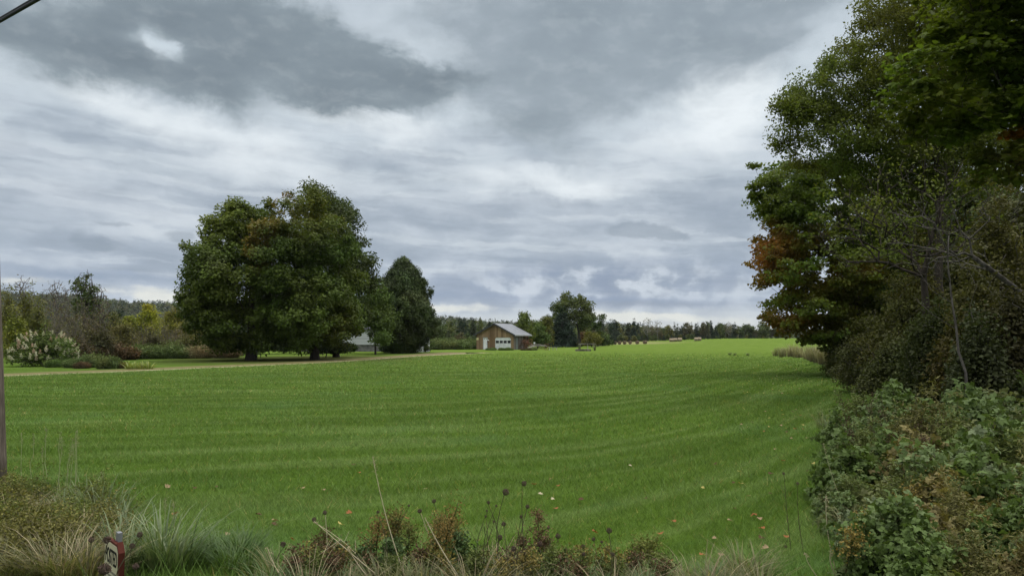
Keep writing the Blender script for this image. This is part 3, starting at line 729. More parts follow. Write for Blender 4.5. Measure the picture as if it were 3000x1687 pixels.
def garage():
    gx0, gy0, _ = ground_at(1449.5, 1024.0)
    R = thing('garage', 'small brown board garage with a white overhead door and grey metal roof', 'garage', (gx0, gy0, hz(gx0, gy0)), math.radians(-20))
    W2, D, He, Hp = 3.45, 8.3, 2.62, 4.42
    b = MB()
    # front wall as pieces round its two doors
    dx0, dx1, dh = -2.20, -1.34, 2.12; ox0, ox1, oh = 0.02, 3.02, 2.16
    def zt(x): return He + (Hp - He) * (1 - abs(x) / W2)
    def slab(x0, x1, z0):
        xs = [x0] + ([0.0] if x0 < 0 < x1 else []) + [x1]
        b.poly([(x0, 0, z0), (x1, 0, z0)] + [(x, 0, zt(x)) for x in reversed(xs)], (0, 0.12, 0))
    slab(-W2, dx0, 0); slab(dx0, dx1, dh); slab(dx1, ox0, 0); slab(ox0, ox1, oh); slab(ox1, W2, 0)
    b.build('front_wall', M_BROWN, R)
    s = MB(); s.box(W2 - 0.12, W2, 0.121, 5.2, 0, He - 0.05); s.build('side_wall', M_GREYB, R)
    s = MB(); s.box(-W2, -W2 + 0.12, 0.121, D, 0, He - 0.05); s.poly([(-W2 + .12, D - .12, 0), (W2 - 0.12, D - .12, 0), (W2 - .12, D - .12, He), (0, D - .12, Hp - .1), (-W2 + .12, D - .12, He)], (0, 0.12, 0))
    s.box(-W2 + 0.121, W2 - 0.121, 5.08, 5.2, 0, He - 0.1)
    s.build('rear_wall', M_GREYB, R)
    s = MB()
    for y in (6.6, 8.1): s.beam((W2 - 0.08, y, 0), (W2 - 0.08, y, He - 0.05), 0.14)
    s.beam((W2 - 0.08, 5.2, He - 0.12), (W2 - 0.08, D, He - 0.12), 0.14, 0.2); s.build('carport_post', M_GREYB, R)
    # roof: two thin slopes with overhang
    ov, oe, th = 0.38, 0.42, 0.07; sl = (Hp - He) / W2; r = MB()
    for sg in (-1, 1):
        r.poly([(0, -ov, Hp + 0.10), (0, D + ov, Hp + 0.10), (sg * (W2 + oe), D + ov, He + 0.10 - sl * oe), (sg * (W2 + oe), -ov, He + 0.10 - sl * oe)], (0, 0, th))
    rf = r.build('roof', M_ROOF, R)
    f = MB()
    for sg in (-1, 1):
        f.beam((0, -ov - 0.025, Hp + 0.04), (sg * (W2 + oe), -ov - 0.025, He + 0.04 - sl * oe), 0.045, 0.24)
    f.build('bargeboard', M_TRIM, rf)
    f = MB(); f.box(W2 + oe + 0.003, W2 + oe + 0.05, -ov, D + ov, He - 0.02 - sl * oe, He + 0.14 - sl * oe); f.box(-W2 - oe - 0.05, -W2 - oe - 0.003, -ov, D + ov, He - 0.02 - sl * oe, He + 0.14 - sl * oe)
    f.build('eave_board', plain_mat('pale_trim', (0.36, 0.36, 0.37)), rf)
    # white door with two small panes
    d = MB(); d.box(dx0 + 0.05, dx1 - 0.05, 0.04, 0.09, 0.06, dh - 0.05); do = d.build('door', M_WHITE, R)
    d = MB(); d.box(dx0 - 0.06, dx0 + 0.05, -0.02, 0.10, 0, dh + 0.06); d.box(dx1 - 0.05, dx1 + 0.06, -0.02, 0.10, 0, dh + 0.06); d.box(dx0 + 0.051, dx1 - 0.051, -0.02, 0.10, dh - 0.05, dh + 0.06)
    d.build('door_frame', plain_mat('grey_frame', (0.20, 0.18, 0.16)), do)
    for x in (-1.92, -1.60):
        p = MB(); p.box(x - 0.075, x + 0.075, 0.032, 0.06, 1.80, 1.95); p.build('pane', M_GLASS, do)
    p = MB(); p.box(dx1 - 0.17, dx1 - 0.12, 0.0, 0.04, 0.98, 1.06); p.tube([(dx1 - .145, 0.0, 1.02), (dx1 - .145, -0.05, 1.02), (dx1 - .22, -.05, 1.02)], 0.012, 6); p.build('handle', M_TRIM, do)
    # overhead door: four sections, a row of four panes, clipped top corners in the trim
    g = MB()
    for z in range(4): g.box(ox0 + 0.04, ox1 - 0.04, 0.05, 0.10, 0.03 + z * 0.53, 0.03 + z * 0.53 + 0.515)
    go = g.build('overhead_door', M_WHITE_WORN, R, bevel=0.008)
    for k in range(4):
        x0 = ox0 + 0.15 + k * 0.725; p = MB(); p.box(x0, x0 + 0.58, 0.040, 0.07, 1.12, 1.58); p.build('window', M_GLASS, go)
        w = MB(); w.box(x0 - 0.03, x0 + 0.61, 0.034, 0.049, 1.581, 1.61); w.box(x0 - 0.03, x0 + 0.61, 0.034, 0.049, 1.09, 1.119); w.box(x0 - 0.03, x0 - 0.001, 0.034, 0.049, 1.119, 1.581); w.box(x0 + 0.581, x0 + 0.61, 0.034, 0.049, 1.119, 1.581); w.build('window_frame', M_WHITE, go)
    t = MB(); t.box(ox0 - 0.06, ox0 + 0.04, -0.02, 0.10, 0, oh + 0.07); t.box(ox1 - 0.04, ox1 + 0.06, -0.02, 0.10, 0, oh + 0.07); t.box(ox0 + 0.041, ox1 - 0.041, -0.02, 0.10, oh - 0.05, oh + 0.07)
    for x, sg in ((ox0 + 0.041, 1), (ox1 - 0.041, -1)): t.poly([(x, -0.015, oh - 0.051), (x + sg * 0.26, -0.015, oh - 0.051), (x, -0.015, oh - 0.28)], (0, 0.05, 0))
    t.build('door_trim', M_BROWN, go)
    # glazed side door in the grey wall
    d = MB(); d.box(W2 + 0.002, W2 + 0.04, 1.2, 2.1, 0.05, 2.05); sd_ = d.build('side_door', plain_mat('faded_green', (0.13, 0.15, 0.135)), R)
    for z in range(4):
        for y in range(2):
            p = MB(); p.box(W2 + 0.042, W2 + 0.05, 1.32 + y * 0.36, 1.62 + y * 0.36, 0.95 + z * 0.26, 1.16 + z * 0.26); p.build('pane', plain_mat('dusty_glass', (0.16, 0.18, 0.18), 0.25, 0.5) if (z + y == 0) else bpy.data.materials['dusty_glass'], sd_)
    l = MB(); l.box(-0.98, -0.86, -0.06, 0.0, 2.32, 2.42); l.tube([(-0.92, -0.06, 2.38), (-0.92, -0.16, 2.36), (-0.92, -0.18, 2.24)], (0.03, 0.05, 0.09), 8); l.build('wall_lamp', M_TRIM, R)
    p = MB(); p.box(-W2 + 0.02, -W2 + 0.40, -0.016, -0.003, 1.66, 2.04)
    tag(p.build('wall_notice', plain_mat('faded_yellow', (0.66, 0.60, 0.30), var=0.1), None), 'square faded yellow notice on the garage front by its left corner', 'sign')
    o = bpy.data.objects['wall_notice']; o.matrix_world = R.matrix_basis.copy()
    # bird feeder on a post before the wall
    c, s_ = math.cos(math.radians(-20)), math.sin(math.radians(-20))
    lx, ly = -0.80, -1.2; bx, by = gx0 + c * lx - s_ * ly, gy0 + s_ * lx + c * ly
    B = thing('bird_feeder', 'roofed bird feeder on a dark post before the garage wall', 'bird feeder', (bx, by, hz(bx, by)), math.radians(-20))
    q = MB(); q.tube([(0, 0, 0), (0, 0, 1.25)], 0.05, 8); q.build('post', M_RUST, B)
    q = MB(); q.box(-0.17, 0.17, -0.15, 0.15, 1.25, 1.30); q.box(-0.11, 0.11, -0.10, 0.10, 1.301, 1.55); q.build('feeder_box', M_RUST, B)
    q = MB(); q.poly([(-0.24, -0.2, 1.56), (0.24, -0.2, 1.56), (0, -0.2, 1.74)], (0, 0.4, 0)); q.build('feeder_roof', plain_mat('pale_tin', (0.5, 0.48, 0.44), 0.4), B)
    return gx0, gy0
GAR = garage()

# ------------------------------------------------------------------ white house half hidden behind the maples
def house():
    clap = board_mat('white_clapboard', (0.40, 0.41, 0.42), (0.58, 0.59, 0.60), 0.155, 0.04, horiz=True)
    stone = plain_mat('stone_footing', (0.16, 0.155, 0.15), 0.9, 0.1, var=0.5, sc=2.5, bs=0.8)
    x0 = at(815, 1000, 116)[0]; x1 = at(1150, 1000, 108)[0]
    R = thing('farmhouse', 'white clapboard farmhouse on a stone footing, half hidden behind the big maples', 'house', (x1, 108, hz(x1, 108)), math.radians(-11))
    L, D, zb, He, Hp = 15.5, 7.5, 1.0, 3.35, 6.1
    f = MB(); f.box(-L + .05, -0.05, 0.05, D - .05, 0, zb); f.build('footing', stone, R)
    w = MB(); w.box(-L, 0, 0, D, zb + 0.002, He); 
    w.poly([(0, 0, He + .002), (0, D, He + .002), (0, D / 2, Hp)], (-0.15, 0, 0)); w.poly([(-L, 0, He + .002), (-L, D, He + .002), (-L, D / 2, Hp)], (0.15, 0, 0))
    # a front gable over the middle
    w.poly([(-5.2, -0.12, zb + .003), (-0.9, -0.12, zb + .003), (-0.9, -0.12, He + 0.3), (-3.05, -0.12, 5.2), (-5.2, -0.12, He + 0.3)], (0, 0.117, 0))
    w.build('wall', clap, R)
    r = MB(); sl = (Hp - He) / (D / 2)
    for sg in (-1, 1):
        e = D / 2 * (1 + sg * 1.0) + sg * 0.4
        r.poly([(-L - .35, D / 2, Hp + .12), (0.35, D / 2, Hp + .12), (0.35, e, He - 0.4 * sl + .12), (-L - .35, e, He - 0.4 * sl + .12)], (0, 0, 0.1))
    rf = r.build('roof', plain_mat('dark_shingles', (0.07, 0.07, 0.075), 0.9, sc=12), R)
    c = MB(); c.box(-7.2, -6.5, 3.3, 4.0, Hp - 0.3, Hp + 0.8); c.build('chimney', plain_mat('brick_red', (0.24, 0.085, 0.055), sc=5), rf)
    for x in (-13.6, -11.2, -8.2):
        p = MB(); p.box(x, x + 0.9, -0.03, 0.0, 1.75, 3.0); wd = p.build('window', M_GLASS, R)
        q = MB(); q.box(x - .1, x - .001, -0.05, 0, 1.65, 3.1); q.box(x + .901, x + 1.0, -.05, 0, 1.65, 3.1); q.box(x, x + .9, -.05, 0, 3.001, 3.1); q.box(x, x + .9, -.05, 0, 1.65, 1.749); q.build('window_frame', M_WHITE, wd)
    # low wing at the right end
    xr = at(1238, 1010, 104)[0]; xl = at(1180, 1010, 104)[0]
    R2 = MB(); R2.box(0, xr - xl, 0, 4.0, 0, 2.3)
    ws = thing('shed', 'low white clapboard shed with grey roof showing beside the dark cedar', 'shed', (xl, 104.5, hz(xl, 104.5)), math.radians(-8))
    R2.build('wall', clap, ws)
    r = MB(); r.poly([(-.2, -.25, 2.25), (xr - xl + .2, -.25, 2.25), (xr - xl + .2, 4.2, 3.3), (-.2, 4.2, 3.3)], (0, 0, .1)); r.build('roof', M_ROOF, ws)
    q = MB(); q.box(xr - xl - .10, xr - xl + .015, -0.02, 0.08, 0, 2.24); q.build('corner_board', M_WHITE, ws)
house()

# ------------------------------------------------------------------ round hay bales
def bale_proto():
    rng = np.random.default_rng(21); R0, L = 0.62, 1.25
    m, n, out = new_mat('hay'); oc = coord(n); s = n.nodes.new('ShaderNodeSeparateXYZ'); n.links.new(oc, s.inputs[0])
    x, y, z = (S(n, q) for q in s.outputs)
    rad = ((y * y) + (z * z))._m('SQRT'); wind = (rad * 52.0 + noise(n, oc, 5, 3) * 4.0)._m('SINE') * 0.5 + 0.5
    f = noise(n, scaled(n, oc, (26, 3, 3)), 2.0, 5, 0.7)
    c = ramp(n, f * 0.7 + wind * 0.2, [(0.2, (0.085, 0.060, 0.040)), (0.5, (0.155, 0.115, 0.078)), (0.8, (0.25, 0.195, 0.135))])
    b = bsdf(n, c, 0.95, 0.05); bump(n, b, f, 0.8, 0.05); n.links.new(b.outputs[0], out.inputs[0])
    k = 28; V = []; F = []
    prof = [(-L / 2, 0.0), (-L / 2 + .02, R0 * 0.5), (-L / 2 + 0.01, R0 - 0.06), (-L / 2 + 0.05, R0), (-L / 6, R0 + .015), (L / 6, R0 + .015), (L / 2 - 0.05, R0), (L / 2 - 0.01, R0 - 0.06), (L / 2 - .02, R0 * 0.5), (L / 2, 0)]
    for (xx, r) in prof:
        for j in range(k):
            a = 2 * math.pi * j / k; rr = r * (1 + 0.03 * math.sin(a * 3 + xx) + 0.012 * rng.normal()); V.append((xx, rr * math.cos(a), max(rr * math.sin(a), -R0 * 0.93)))
    for i in range(len(prof) - 1):
        for j in range(k): F.append((i * k + j, i * k + (j + 1) % k, (i + 1) * k + (j + 1) % k, (i + 1) * k + j))
    o = mesh_obj('hay_bale', V, [np.array(F)], m, smooth_shade=True)
    return o
bale = bale_proto()
BALES = [(1781, 1009.5, 60, 'half sunk in grass, leftmost of the row'), (1802, 1009.5, 62, 'second from the left, close to its right neighbour'),
         (1815, 1009.3, 58, 'third from the left, close to its left neighbour'), (1830, 1009, 55, 'standing in the middle of the row of seven bales'),
         (1846, 1008.5, 57, 'fifth from the left in the bale row, before dark spruces'), (1867, 1008, 50, 'next to last in the row, gaps on both sides'),
         (1889.5, 1007.5, 38, 'rightmost of the seven spaced bales, its round end showing')]
first = True
for (px, py, rot, how) in BALES:
    x, y, z = ground_at(px, py)
    o = bale if first else bale.copy()
    if not first: COL.objects.link(o)
    first = False
    o.location = (x, y, z + 0.56); o.rotation_euler = (RNG.random() * 6, 0, math.radians(90 - (62 - rot) * 1.2 - 6)); o.scale = (0.86, 0.86, 0.90); o.rotation_euler[0] = 0
    tag(o, 'brown round hay bale ' + how, 'hay bale', 'hay bales spaced along the field edge')
M_PALEHAY = plain_mat('pale_hay', (0.28, 0.225, 0.16), 0.95, 0.05, var=0.35, sc=4, bs=0.6)  # paler hay colour for the far bales
PALE_BALE = bale.data.copy(); PALE_BALE.materials.clear(); PALE_BALE.materials.append(M_PALEHAY)
def bale_row(px0, px1, Y, n, z_px, labels, group):
    a, b = at(px0, z_px, Y), at(px1, z_px, Y)
    for k in range(n):
        f = (k + 0.5) / n; o = bale.copy(); o.data = PALE_BALE; COL.objects.link(o); w = (b[0] - a[0]) / n
        o.rotation_euler = (0, 0, 0.05 * math.sin(k * 5)); o.location = (a[0] + (b[0] - a[0]) * f, Y + 0.4 * math.sin(k * 2.0), hz(a[0] + (b[0] - a[0]) * f, Y) + 0.56); o.scale = (w / 1.25 * 0.985, 1.0, 1.0)
        tag(o, labels[k], 'hay bale', group)
bale_row(1961, 1997, 262, 3, 997, ['round hay bale at the left end of the far row of three', 'middle round hay bale of the far row of three', 'round hay bale at the right end of the far row of three'], 'hay bales in a tight row by the far woods')
bale_row(2034, 2055, 252, 2, 996, ['left bale of the far pair nearest the right-hand trees', 'right bale of the far pair nearest the right-hand trees'], 'pair of hay bales on the field crest')

# ------------------------------------------------------------------ trestle table with plants, old hay rake, bench
M_OLDWOOD = board_mat('old_grey_wood', (0.26, 0.235, 0.20), (0.52, 0.48, 0.42), 0.14, horiz=False)
def long_table():
    x, y, z = ground_at(1720, 1025.5)
    R = thing('picnic_table', 'long grey weathered wooden table standing alone in the field', 'table', (x, y, z), math.radians(-4))
    t = MB()
    for k in range(5): t.box(-1.42, 1.42, -0.42 + k * 0.17, -0.27 + k * 0.17, 1.02, 1.08)
    t.build('tabletop', M_OLDWOOD, R)
    for sx in (-1, 1):
        l = MB(); l.beam((sx * 1.15, -0.5, 0), (sx * 1.15, 0.05, 1.02), 0.09); l.beam((sx * 1.15, 0.5, 0), (sx * 1.15, -0.05, 1.02), 0.09); l.beam((sx * 1.19, -.3, 0.5), (sx * 1.19, .3, 0.5), 0.07, 0.1); l.build('leg', M_OLDWOOD, R)
    l = MB(); l.beam((0.1, 0, 0), (0.1, 0, 1.02), 0.1); l.build('leg', M_OLDWOOD, R)
    x, y, z = ground_at(1714, 1028)
    T = MB(); T.box(-1.2, 1.2, -0.18, 0.18, 0.0, 0.26); T.box(-1.12, 1.12, -0.12, 0.12, 0.261, 0.30)
    o = T.build('planter_trough', M_GREYB, None, bevel=0.02); o.location = (x - 0.35, y - 0.6, z); tag(o, 'low dark planter trough on the grass under the long table', 'planter')
long_table()
def hay_rake():
    x, y, z = ground_at(1576, 1025.5)
    R = thing('hay_rake', 'old rusty horse-drawn hay rake beside the garage', 'farm implement', (x, y, z), math.radians(-10))
    def wheel(cx, cy, r):
        q = MB(); a = np.linspace(0, 2 * np.pi, 25)
        q.tube([(cx, cy + r * math.cos(t), r + r * math.sin(t)) for t in a], 0.035, 6, False)
        for k in range(10): t = k * math.pi / 5; q.tube([(cx, cy, r), (cx, cy + r * math.cos(t), r + r * math.sin(t))], 0.018, 5)
        q.tube([(cx - 0.1, cy, r), (cx + 0.1, cy, r)], 0.06, 8); return q
    w = wheel(0, 0, 0.55); o = w.build('wheel', M_RUST, R); o.rotation_euler = (0, 0, math.radians(62)); o.location = (-1.35, -0.1, 0)
    w = wheel(0, 0, 0.55); o = w.build('wheel', M_RUST, R); o.rotation_euler = (0, 0, math.radians(62)); o.location = (1.35, 0.7, 0)
    f = MB(); f.beam((-1.4, -0.1, 0.78), (1.5, 0.7, 0.70), 0.10); f.beam((-1.2, 0.2, 0.92), (1.2, 0.9, 0.86), 0.08); f.beam((-.5, 0, .8), (-1.6, -1.0, 0.42), 0.09); f.beam((.5, .4, .8), (-1.6, -1.0, 0.42), 0.09)
    f.box(-0.4, 0.35, 0.0, 0.35, 1.0, 1.04); f.build('frame', M_OLDWOOD, R)
    t = MB()
    for k in range(22):
        u = -1.25 + 2.6 * k / 21; yy = -0.1 + 0.28 * (u + 1.4)
        t.tube([(u, yy, 0.72), (u + 0.05, yy + 0.45, 0.62), (u + 0.08, yy + 0.5, 0.28), (u + 0.02, yy + 0.2, 0.05)], 0.016, 4)
    t.build('tines', M_RUST, R)
    l = MB(); l.beam((1.7, .2, .55), (3.2, .5, .42), .12, .06); l.beam((1.9, .3, 0), (1.9, .3, .5), .09); l.beam((2.5, .4, 0), (2.5, .4, .46), .09); l.beam((3.1, .5, 0), (3.1, .5, .4), .09)
    o = l.build('plank_bench', M_OLDWOOD, None); o.matrix_world = R.matrix_basis.copy(); tag(o, 'low broken plank bench at the right of the old hay rake', 'bench')
    p = MB(); p.tube([(-0.62, 0.05, 1.05), (-0.62, 0.05, 1.3)], (0.13, 0.15), 12); p.tube([(-0.62, 0.05, 1.301), (-0.62, 0.05, 1.34)], 0.16, 12)
    o = p.build('bucket', M_WHITE, None); o.matrix_world = R.matrix_basis.copy(); tag(o, 'small white pail standing on the old hay rake', 'bucket')
hay_rake()
def chair():
    x, y, z = ground_at(752, 1048)
    R = thing('wooden_chair', 'dark wooden lawn chair set against the left maple trunk', 'chair', (x + 0.1, y - 0.2, z), math.radians(150))
    s = MB(); s.box(-.27, .27, -.25, .27, .40, .45); s.build('seat', M_TRIM, R)
    s = MB()
    for k in range(4): s.box(-.27 + k * .14, -.15 + k * .14, .25, .29, .46, 1.02)
    s.build('backrest', M_TRIM, R)
    for sx, sy in ((-1, -1), (1, -1), (-1, 1), (1, 1)):
        s = MB(); s.beam((sx * .24, sy * .23, 0), (sx * .24, sy * .23, .40), .05); s.build('leg', M_TRIM, R)
chair()

# ------------------------------------------------------------------ pole and cables at the left
def pole():
    m, n, out = new_mat('pole_wood'); oc = coord(n); v = scaled(n, oc, (1, 1, 0.05))
    f = noise(n, v, 34, 6, 0.7, 0.3); g = noise(n, oc, 1.3, 3)
    b = bsdf(n, ramp(n, f * 0.8 + g * 0.2, [(0.28, (0.035, 0.028, 0.024)), (0.5, (0.125, 0.100, 0.080)), (0.75, (0.25, 0.208, 0.17))]), 0.9, 0.1); bump(n, b, f, 1.0, 0.02); n.links.new(b.outputs[0], out.inputs[0])
    x, y, z = ground_at(-31, 1450)
    R = thing('utility_pole', 'grey weathered utility pole at the left edge, leaning slightly outward', 'utility pole', (x + 0.062, y, z))
    p = MB(); hgt = 9.0; ln = -0.074
    p.tube([(ln * h, 0, h - 0.3) for h in np.linspace(0, hgt, 12)], np.linspace(0.165, 0.11, 12), 20); p.build('shaft', m, R, smooth_shade=True)
    s = MB(); s.tube([(ln * 2.0 + 0.13, -0.10, 1.72), (ln * 2.0 + 0.17, -0.11, 1.72)], 0.014, 6); s.build('bolt', M_TRIM, R)
    top = np.array((x + 0.062 + ln * 6.0, y, z + 6.0))
    # service cable drops from the pole over the camera's left towards the right
    M_CABLE = plain_mat('black_cable', (0.005, 0.005, 0.006), 0.6, 0.15)
    a = np.array(at(-60, 97, 6.2)); b_ = np.array(at(115, -3, 5.1)); d = (b_ - a)
    q = MB(); pts = [a + d * t for t in np.linspace(-1.2, 4.0, 16)]; q.tube(pts, 0.0135, 8); q.tube([p_ + np.array((0, 0.004, 0.022)) for p_ in pts], 0.0125, 8)
    tag(q.build('service_cable', M_CABLE, smooth_shade=True), 'thick black twin service cable crossing the top left corner of the sky', 'cable')
    a = np.array(at(-60, 836, 60)); b_ = np.array(at(50, 852, 72))
    q = MB(); q.tube([a + (b_ - a) * t + np.array((0, 0, 0.3 * (t - .5) ** 2)) for t in np.linspace(-0.3, 1.3, 12)], 0.016, 5)
    tag(q.build('distant_wire', M_CABLE), 'thin dark wire sagging into the bare trees at far left', 'wire')
pole()

# ------------------------------------------------------------------ posted sign
def text_mesh(txt, size, mat, parent, M, sx=1.0, name='lettering', bold=0.0):
    c = bpy.data.curves.new(name, 'FONT'); c.body = txt; c.size = size; c.align_x = 'CENTER'; c.align_y = 'CENTER'; c.extrude = 0.0006; c.offset = bold
    o = bpy.data.objects.new(name, c); COL.objects.link(o)
    me = bpy.data.meshes.new_from_object(o); bpy.data.objects.remove(o); me.name = name
    me.transform(M @ Matrix.Diagonal((sx, 1, 1, 1))); me.materials.clear(); me.materials.append(mat)
    t = bpy.data.objects.new(name, me); COL.objects.link(t); t.parent = parent; return t
def posted_sign():
    Y = 4.25; c = at(326, 1665, Y); gz = hz(c[0], c[1])
    R = thing('posted_sign', 'small cream no-trespassing sign on a dark red board, seen nearly edge-on among the weeds', 'sign', (c[0], c[1], gz))
    cz = c[2] - gz
    view = math.atan2(c[0], c[1])                       # the board faces left, turned well away from the road
    face = Matrix.Translation((0, 0, cz)) @ Matrix.Rotation(-view - math.radians(75.5), 4, 'Z')
    red = plain_mat('dark_red_board', (0.066, 0.017, 0.011), 0.8, 0.1, var=0.25, sc=12)
    cream = plain_mat('cream_card', (0.42, 0.38, 0.26), 0.7, 0.2, var=0.12, sc=14, bs=0)
    ink = plain_mat('black_ink', (0.018, 0.016, 0.014), 0.7, 0.1, bs=0)
    def quad(mat, name, w, h, y0, y1, clip=0.0, inner=None):
        p = [(-w, y0, -h), (w, y0, -h), (w, y0, h - clip), (w - clip * .8, y0, h), (-w + clip * .8, y0, h), (-w, y0, h - clip)]
        q = MB(); q.poly(p, (0, y1 - y0, 0)); o = q.build(name, mat, R); o.data.transform(face); return o
    w, h = 0.142, 0.150
    quad(red, 'board', w, h, 0.0, 0.020, 0.036)
    o = quad(cream, 'card', w - 0.008, h - 0.012, -0.0022, -0.0002, 0.034)
    up = Matrix.Rotation(math.pi / 2, 4, 'X')
    text_mesh('POSTED', 0.118, ink, o, face @ Matrix.Translation((0, -0.0036, 0.062)) @ up, 0.545, 'lettering', 0.0015)
    # the small print is too small to read in the photograph: rows of short ink marks
    lr = np.random.default_rng(2)
    q = MB()
    for k in range(5):
        xx = -0.118
        while xx < 0.105:
            ww = 0.012 + 0.022 * lr.random(); q.box(xx, min(xx + ww, 0.118), -0.0036, -0.0024, -0.021 - k * 0.024, -0.009 - k * 0.024); xx += ww + 0.008
    sm = q.build('small_print', plain_mat('worn_ink', (0.15, 0.14, 0.11), 0.8, 0.1, bs=0), o); sm.data.transform(face)
    q = MB(); q.box(-0.024, 0.024, 0.024, 0.046, -cz - 0.1, h + 0.045); o = q.build('post', plain_mat('grey_steel', (0.20, 0.20, 0.21), 0.5, 0.4, 0.4), R); o.data.transform(face)
    q = MB(); q.box(w - 0.001, w + 0.014, -0.006, 0.026, -h, h - 0.034); q.poly([(w - .001, -.006, h - .034), (w + .014, -.006, h - .034), (w - .028, -.006, h + .018), (w - .034, -.006, h + .001)], (0, .032, 0)); o = q.build('board_edge', red, R); o.data.transform(face)
posted_sign()
# ------------------------------------------------------------------ the big maples by the house
GREEN = (0.048, 0.074, 0.013)
def base_px(px, py): return ground_at(px, py)
YM = 66.0
def big_maples():
    b = base_px(735, 1056); Y = b[1]
    lob = px_lobes([(612, 880, 58, 88, 0, 4.4), (612, 765, 58, 72, 1, 3.0), (655, 705, 55, 78, 1, 3.0), (705, 655, 58, 56, 2, 3.2), (760, 690, 70, 80, 5, 3.0),
                    (700, 830, 110, 115, 1, 7.5), (685, 955, 84, 62, 1, 7.0), (640, 790, 70, 80, -2, 3.5), (574, 895, 26, 45, 0, 2.4), (660, 1000, 55, 18, -1, 2.4), (588, 800, 22, 40, 0, 2), (680, 615, 26, 22, 1, 1.6)], Y)
    make_tree('maple_tree', 'broad green maple left of the pair by the drive, with a thick dark trunk', 'tree', b, lob, at(735, 760, Y), 0.40, 430, 165, 0.85, 0.27, GREEN, 101,
              flat=0.72, var=0.28, patch=0.30, spots=[(at(640, 640, Y), (4.5, 5, 3), (0.160, 0.190, 0.030), 0.65), (at(560, 700, Y), (2.5, 4, 3), (0.12, 0.145, 0.025), 0.4)], lo=0.5, outw=0.65)
    b = base_px(922, 1054); Y = b[1]
    lob = px_lobes([(905, 690, 112, 105, 0, 5.6), (960, 775, 88, 105, 1, 5.6), (855, 815, 115, 118, 0, 6.5), (955, 890, 100, 92, 1, 6.4), (800, 740, 66, 100, -3, 3.4),
                    (850, 945, 130, 60, 0, 7.0), (1000, 930, 62, 72, 0, 3.2), (870, 880, 130, 110, -2, 4.8), (800, 615, 16, 34, 0, 1.0), (782, 672, 42, 40, -2, 2.2), (775, 1000, 62, 24, -2, 2.6), (870, 1000, 45, 20, -2, 2.4), (980, 985, 45, 28, -1, 2.4), (920, 580, 40, 30, 0, 2.0)], Y)
    make_tree('maple_tree', 'tallest green maple by the drive, right of the pair, with a patch of orange leaves', 'tree', b, lob, at(915, 740, Y), 0.36, 560, 160, 0.85, 0.27, GREEN, 102,
              flat=0.72, var=0.28, patch=0.30, lo=0.5, outw=0.65,
              spots=[(at(785, 652, Y - 2), (1.5, 5, 1.5), (0.32, 0.155, 0.03), 0.45), (at(765, 690, Y - 2), (2.4, 5, 2.6), (0.20, 0.13, 0.022), 0.35), (at(750, 735, Y - 3), (1.6, 5, 2.5), (0.20, 0.12, 0.02), 0.6),
                     (at(905, 640, Y), (4.5, 6, 2.8), (0.135, 0.120, 0.018), 0.65), (at(845, 598, Y), (1.2, 5, 1.0), (0.30, 0.12, 0.02), 0.65), (at(1005, 960, Y), (1.8, 4, 2.4), (0.15, 0.115, 0.02), 0.35)])
    Y2 = 79.0; x, y, z = at(985, 1030, Y2); b = (x, Y2, hz(x, Y2))
    lob = px_lobes([(935, 610, 66, 58, 0, 3.6), (1000, 665, 48, 78, 0, 3.6), (1045, 760, 48, 60, 0, 3.4), (1050, 850, 48, 75, 0, 3.6), (1010, 800, 60, 90, 0, 4), (1020, 920, 60, 50, 0, 3.4), (930, 720, 80, 90, 0, 4)], Y2)
    make_tree('ash_tree', 'darker tree with a taller ragged top standing behind the two maples', 'tree', b, lob, at(960, 690, Y2), 0.30, 330, 120, 1.05, 0.27, (0.040, 0.058, 0.018), 103, flat=0.7, var=0.3, patch=0.25, lo=0.4, rnd=0.8)
    Y3 = 92.0; x, y, z = at(1100, 1030, Y3); b = (x, Y3, hz(x, Y3))
    lob = px_lobes([(1098, 880, 40, 55, 0, 2.0), (1075, 925, 45, 40, 0, 2.2), (1120, 930, 45, 38, 0, 2.0), (1120, 985, 24, 22, -2, 1.4), (1105, 845, 22, 30, 0, 1.2)], Y3)
    make_tree('young_tree', 'lighter green young tree squeezed between the maples and the dark cedar', 'tree', b, lob, at(1098, 880, Y3), 0.10, 210, 70, 0.85, 0.26, (0.062, 0.094, 0.022), 104, flat=0.7, lo=0.3)
big_maples()
def house_shrubs():
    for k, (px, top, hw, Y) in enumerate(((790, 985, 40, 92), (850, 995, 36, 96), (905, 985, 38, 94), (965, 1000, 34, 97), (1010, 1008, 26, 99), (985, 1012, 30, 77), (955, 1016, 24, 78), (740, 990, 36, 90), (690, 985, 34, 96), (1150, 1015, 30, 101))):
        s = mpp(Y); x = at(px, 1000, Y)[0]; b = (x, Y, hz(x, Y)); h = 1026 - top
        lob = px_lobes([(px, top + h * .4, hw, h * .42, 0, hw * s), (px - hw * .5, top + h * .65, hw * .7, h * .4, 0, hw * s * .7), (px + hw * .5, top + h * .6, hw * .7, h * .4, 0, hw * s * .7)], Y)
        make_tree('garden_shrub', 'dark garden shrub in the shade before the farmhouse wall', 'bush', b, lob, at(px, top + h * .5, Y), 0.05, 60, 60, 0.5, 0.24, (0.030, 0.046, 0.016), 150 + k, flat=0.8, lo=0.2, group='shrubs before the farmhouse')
house_shrubs()
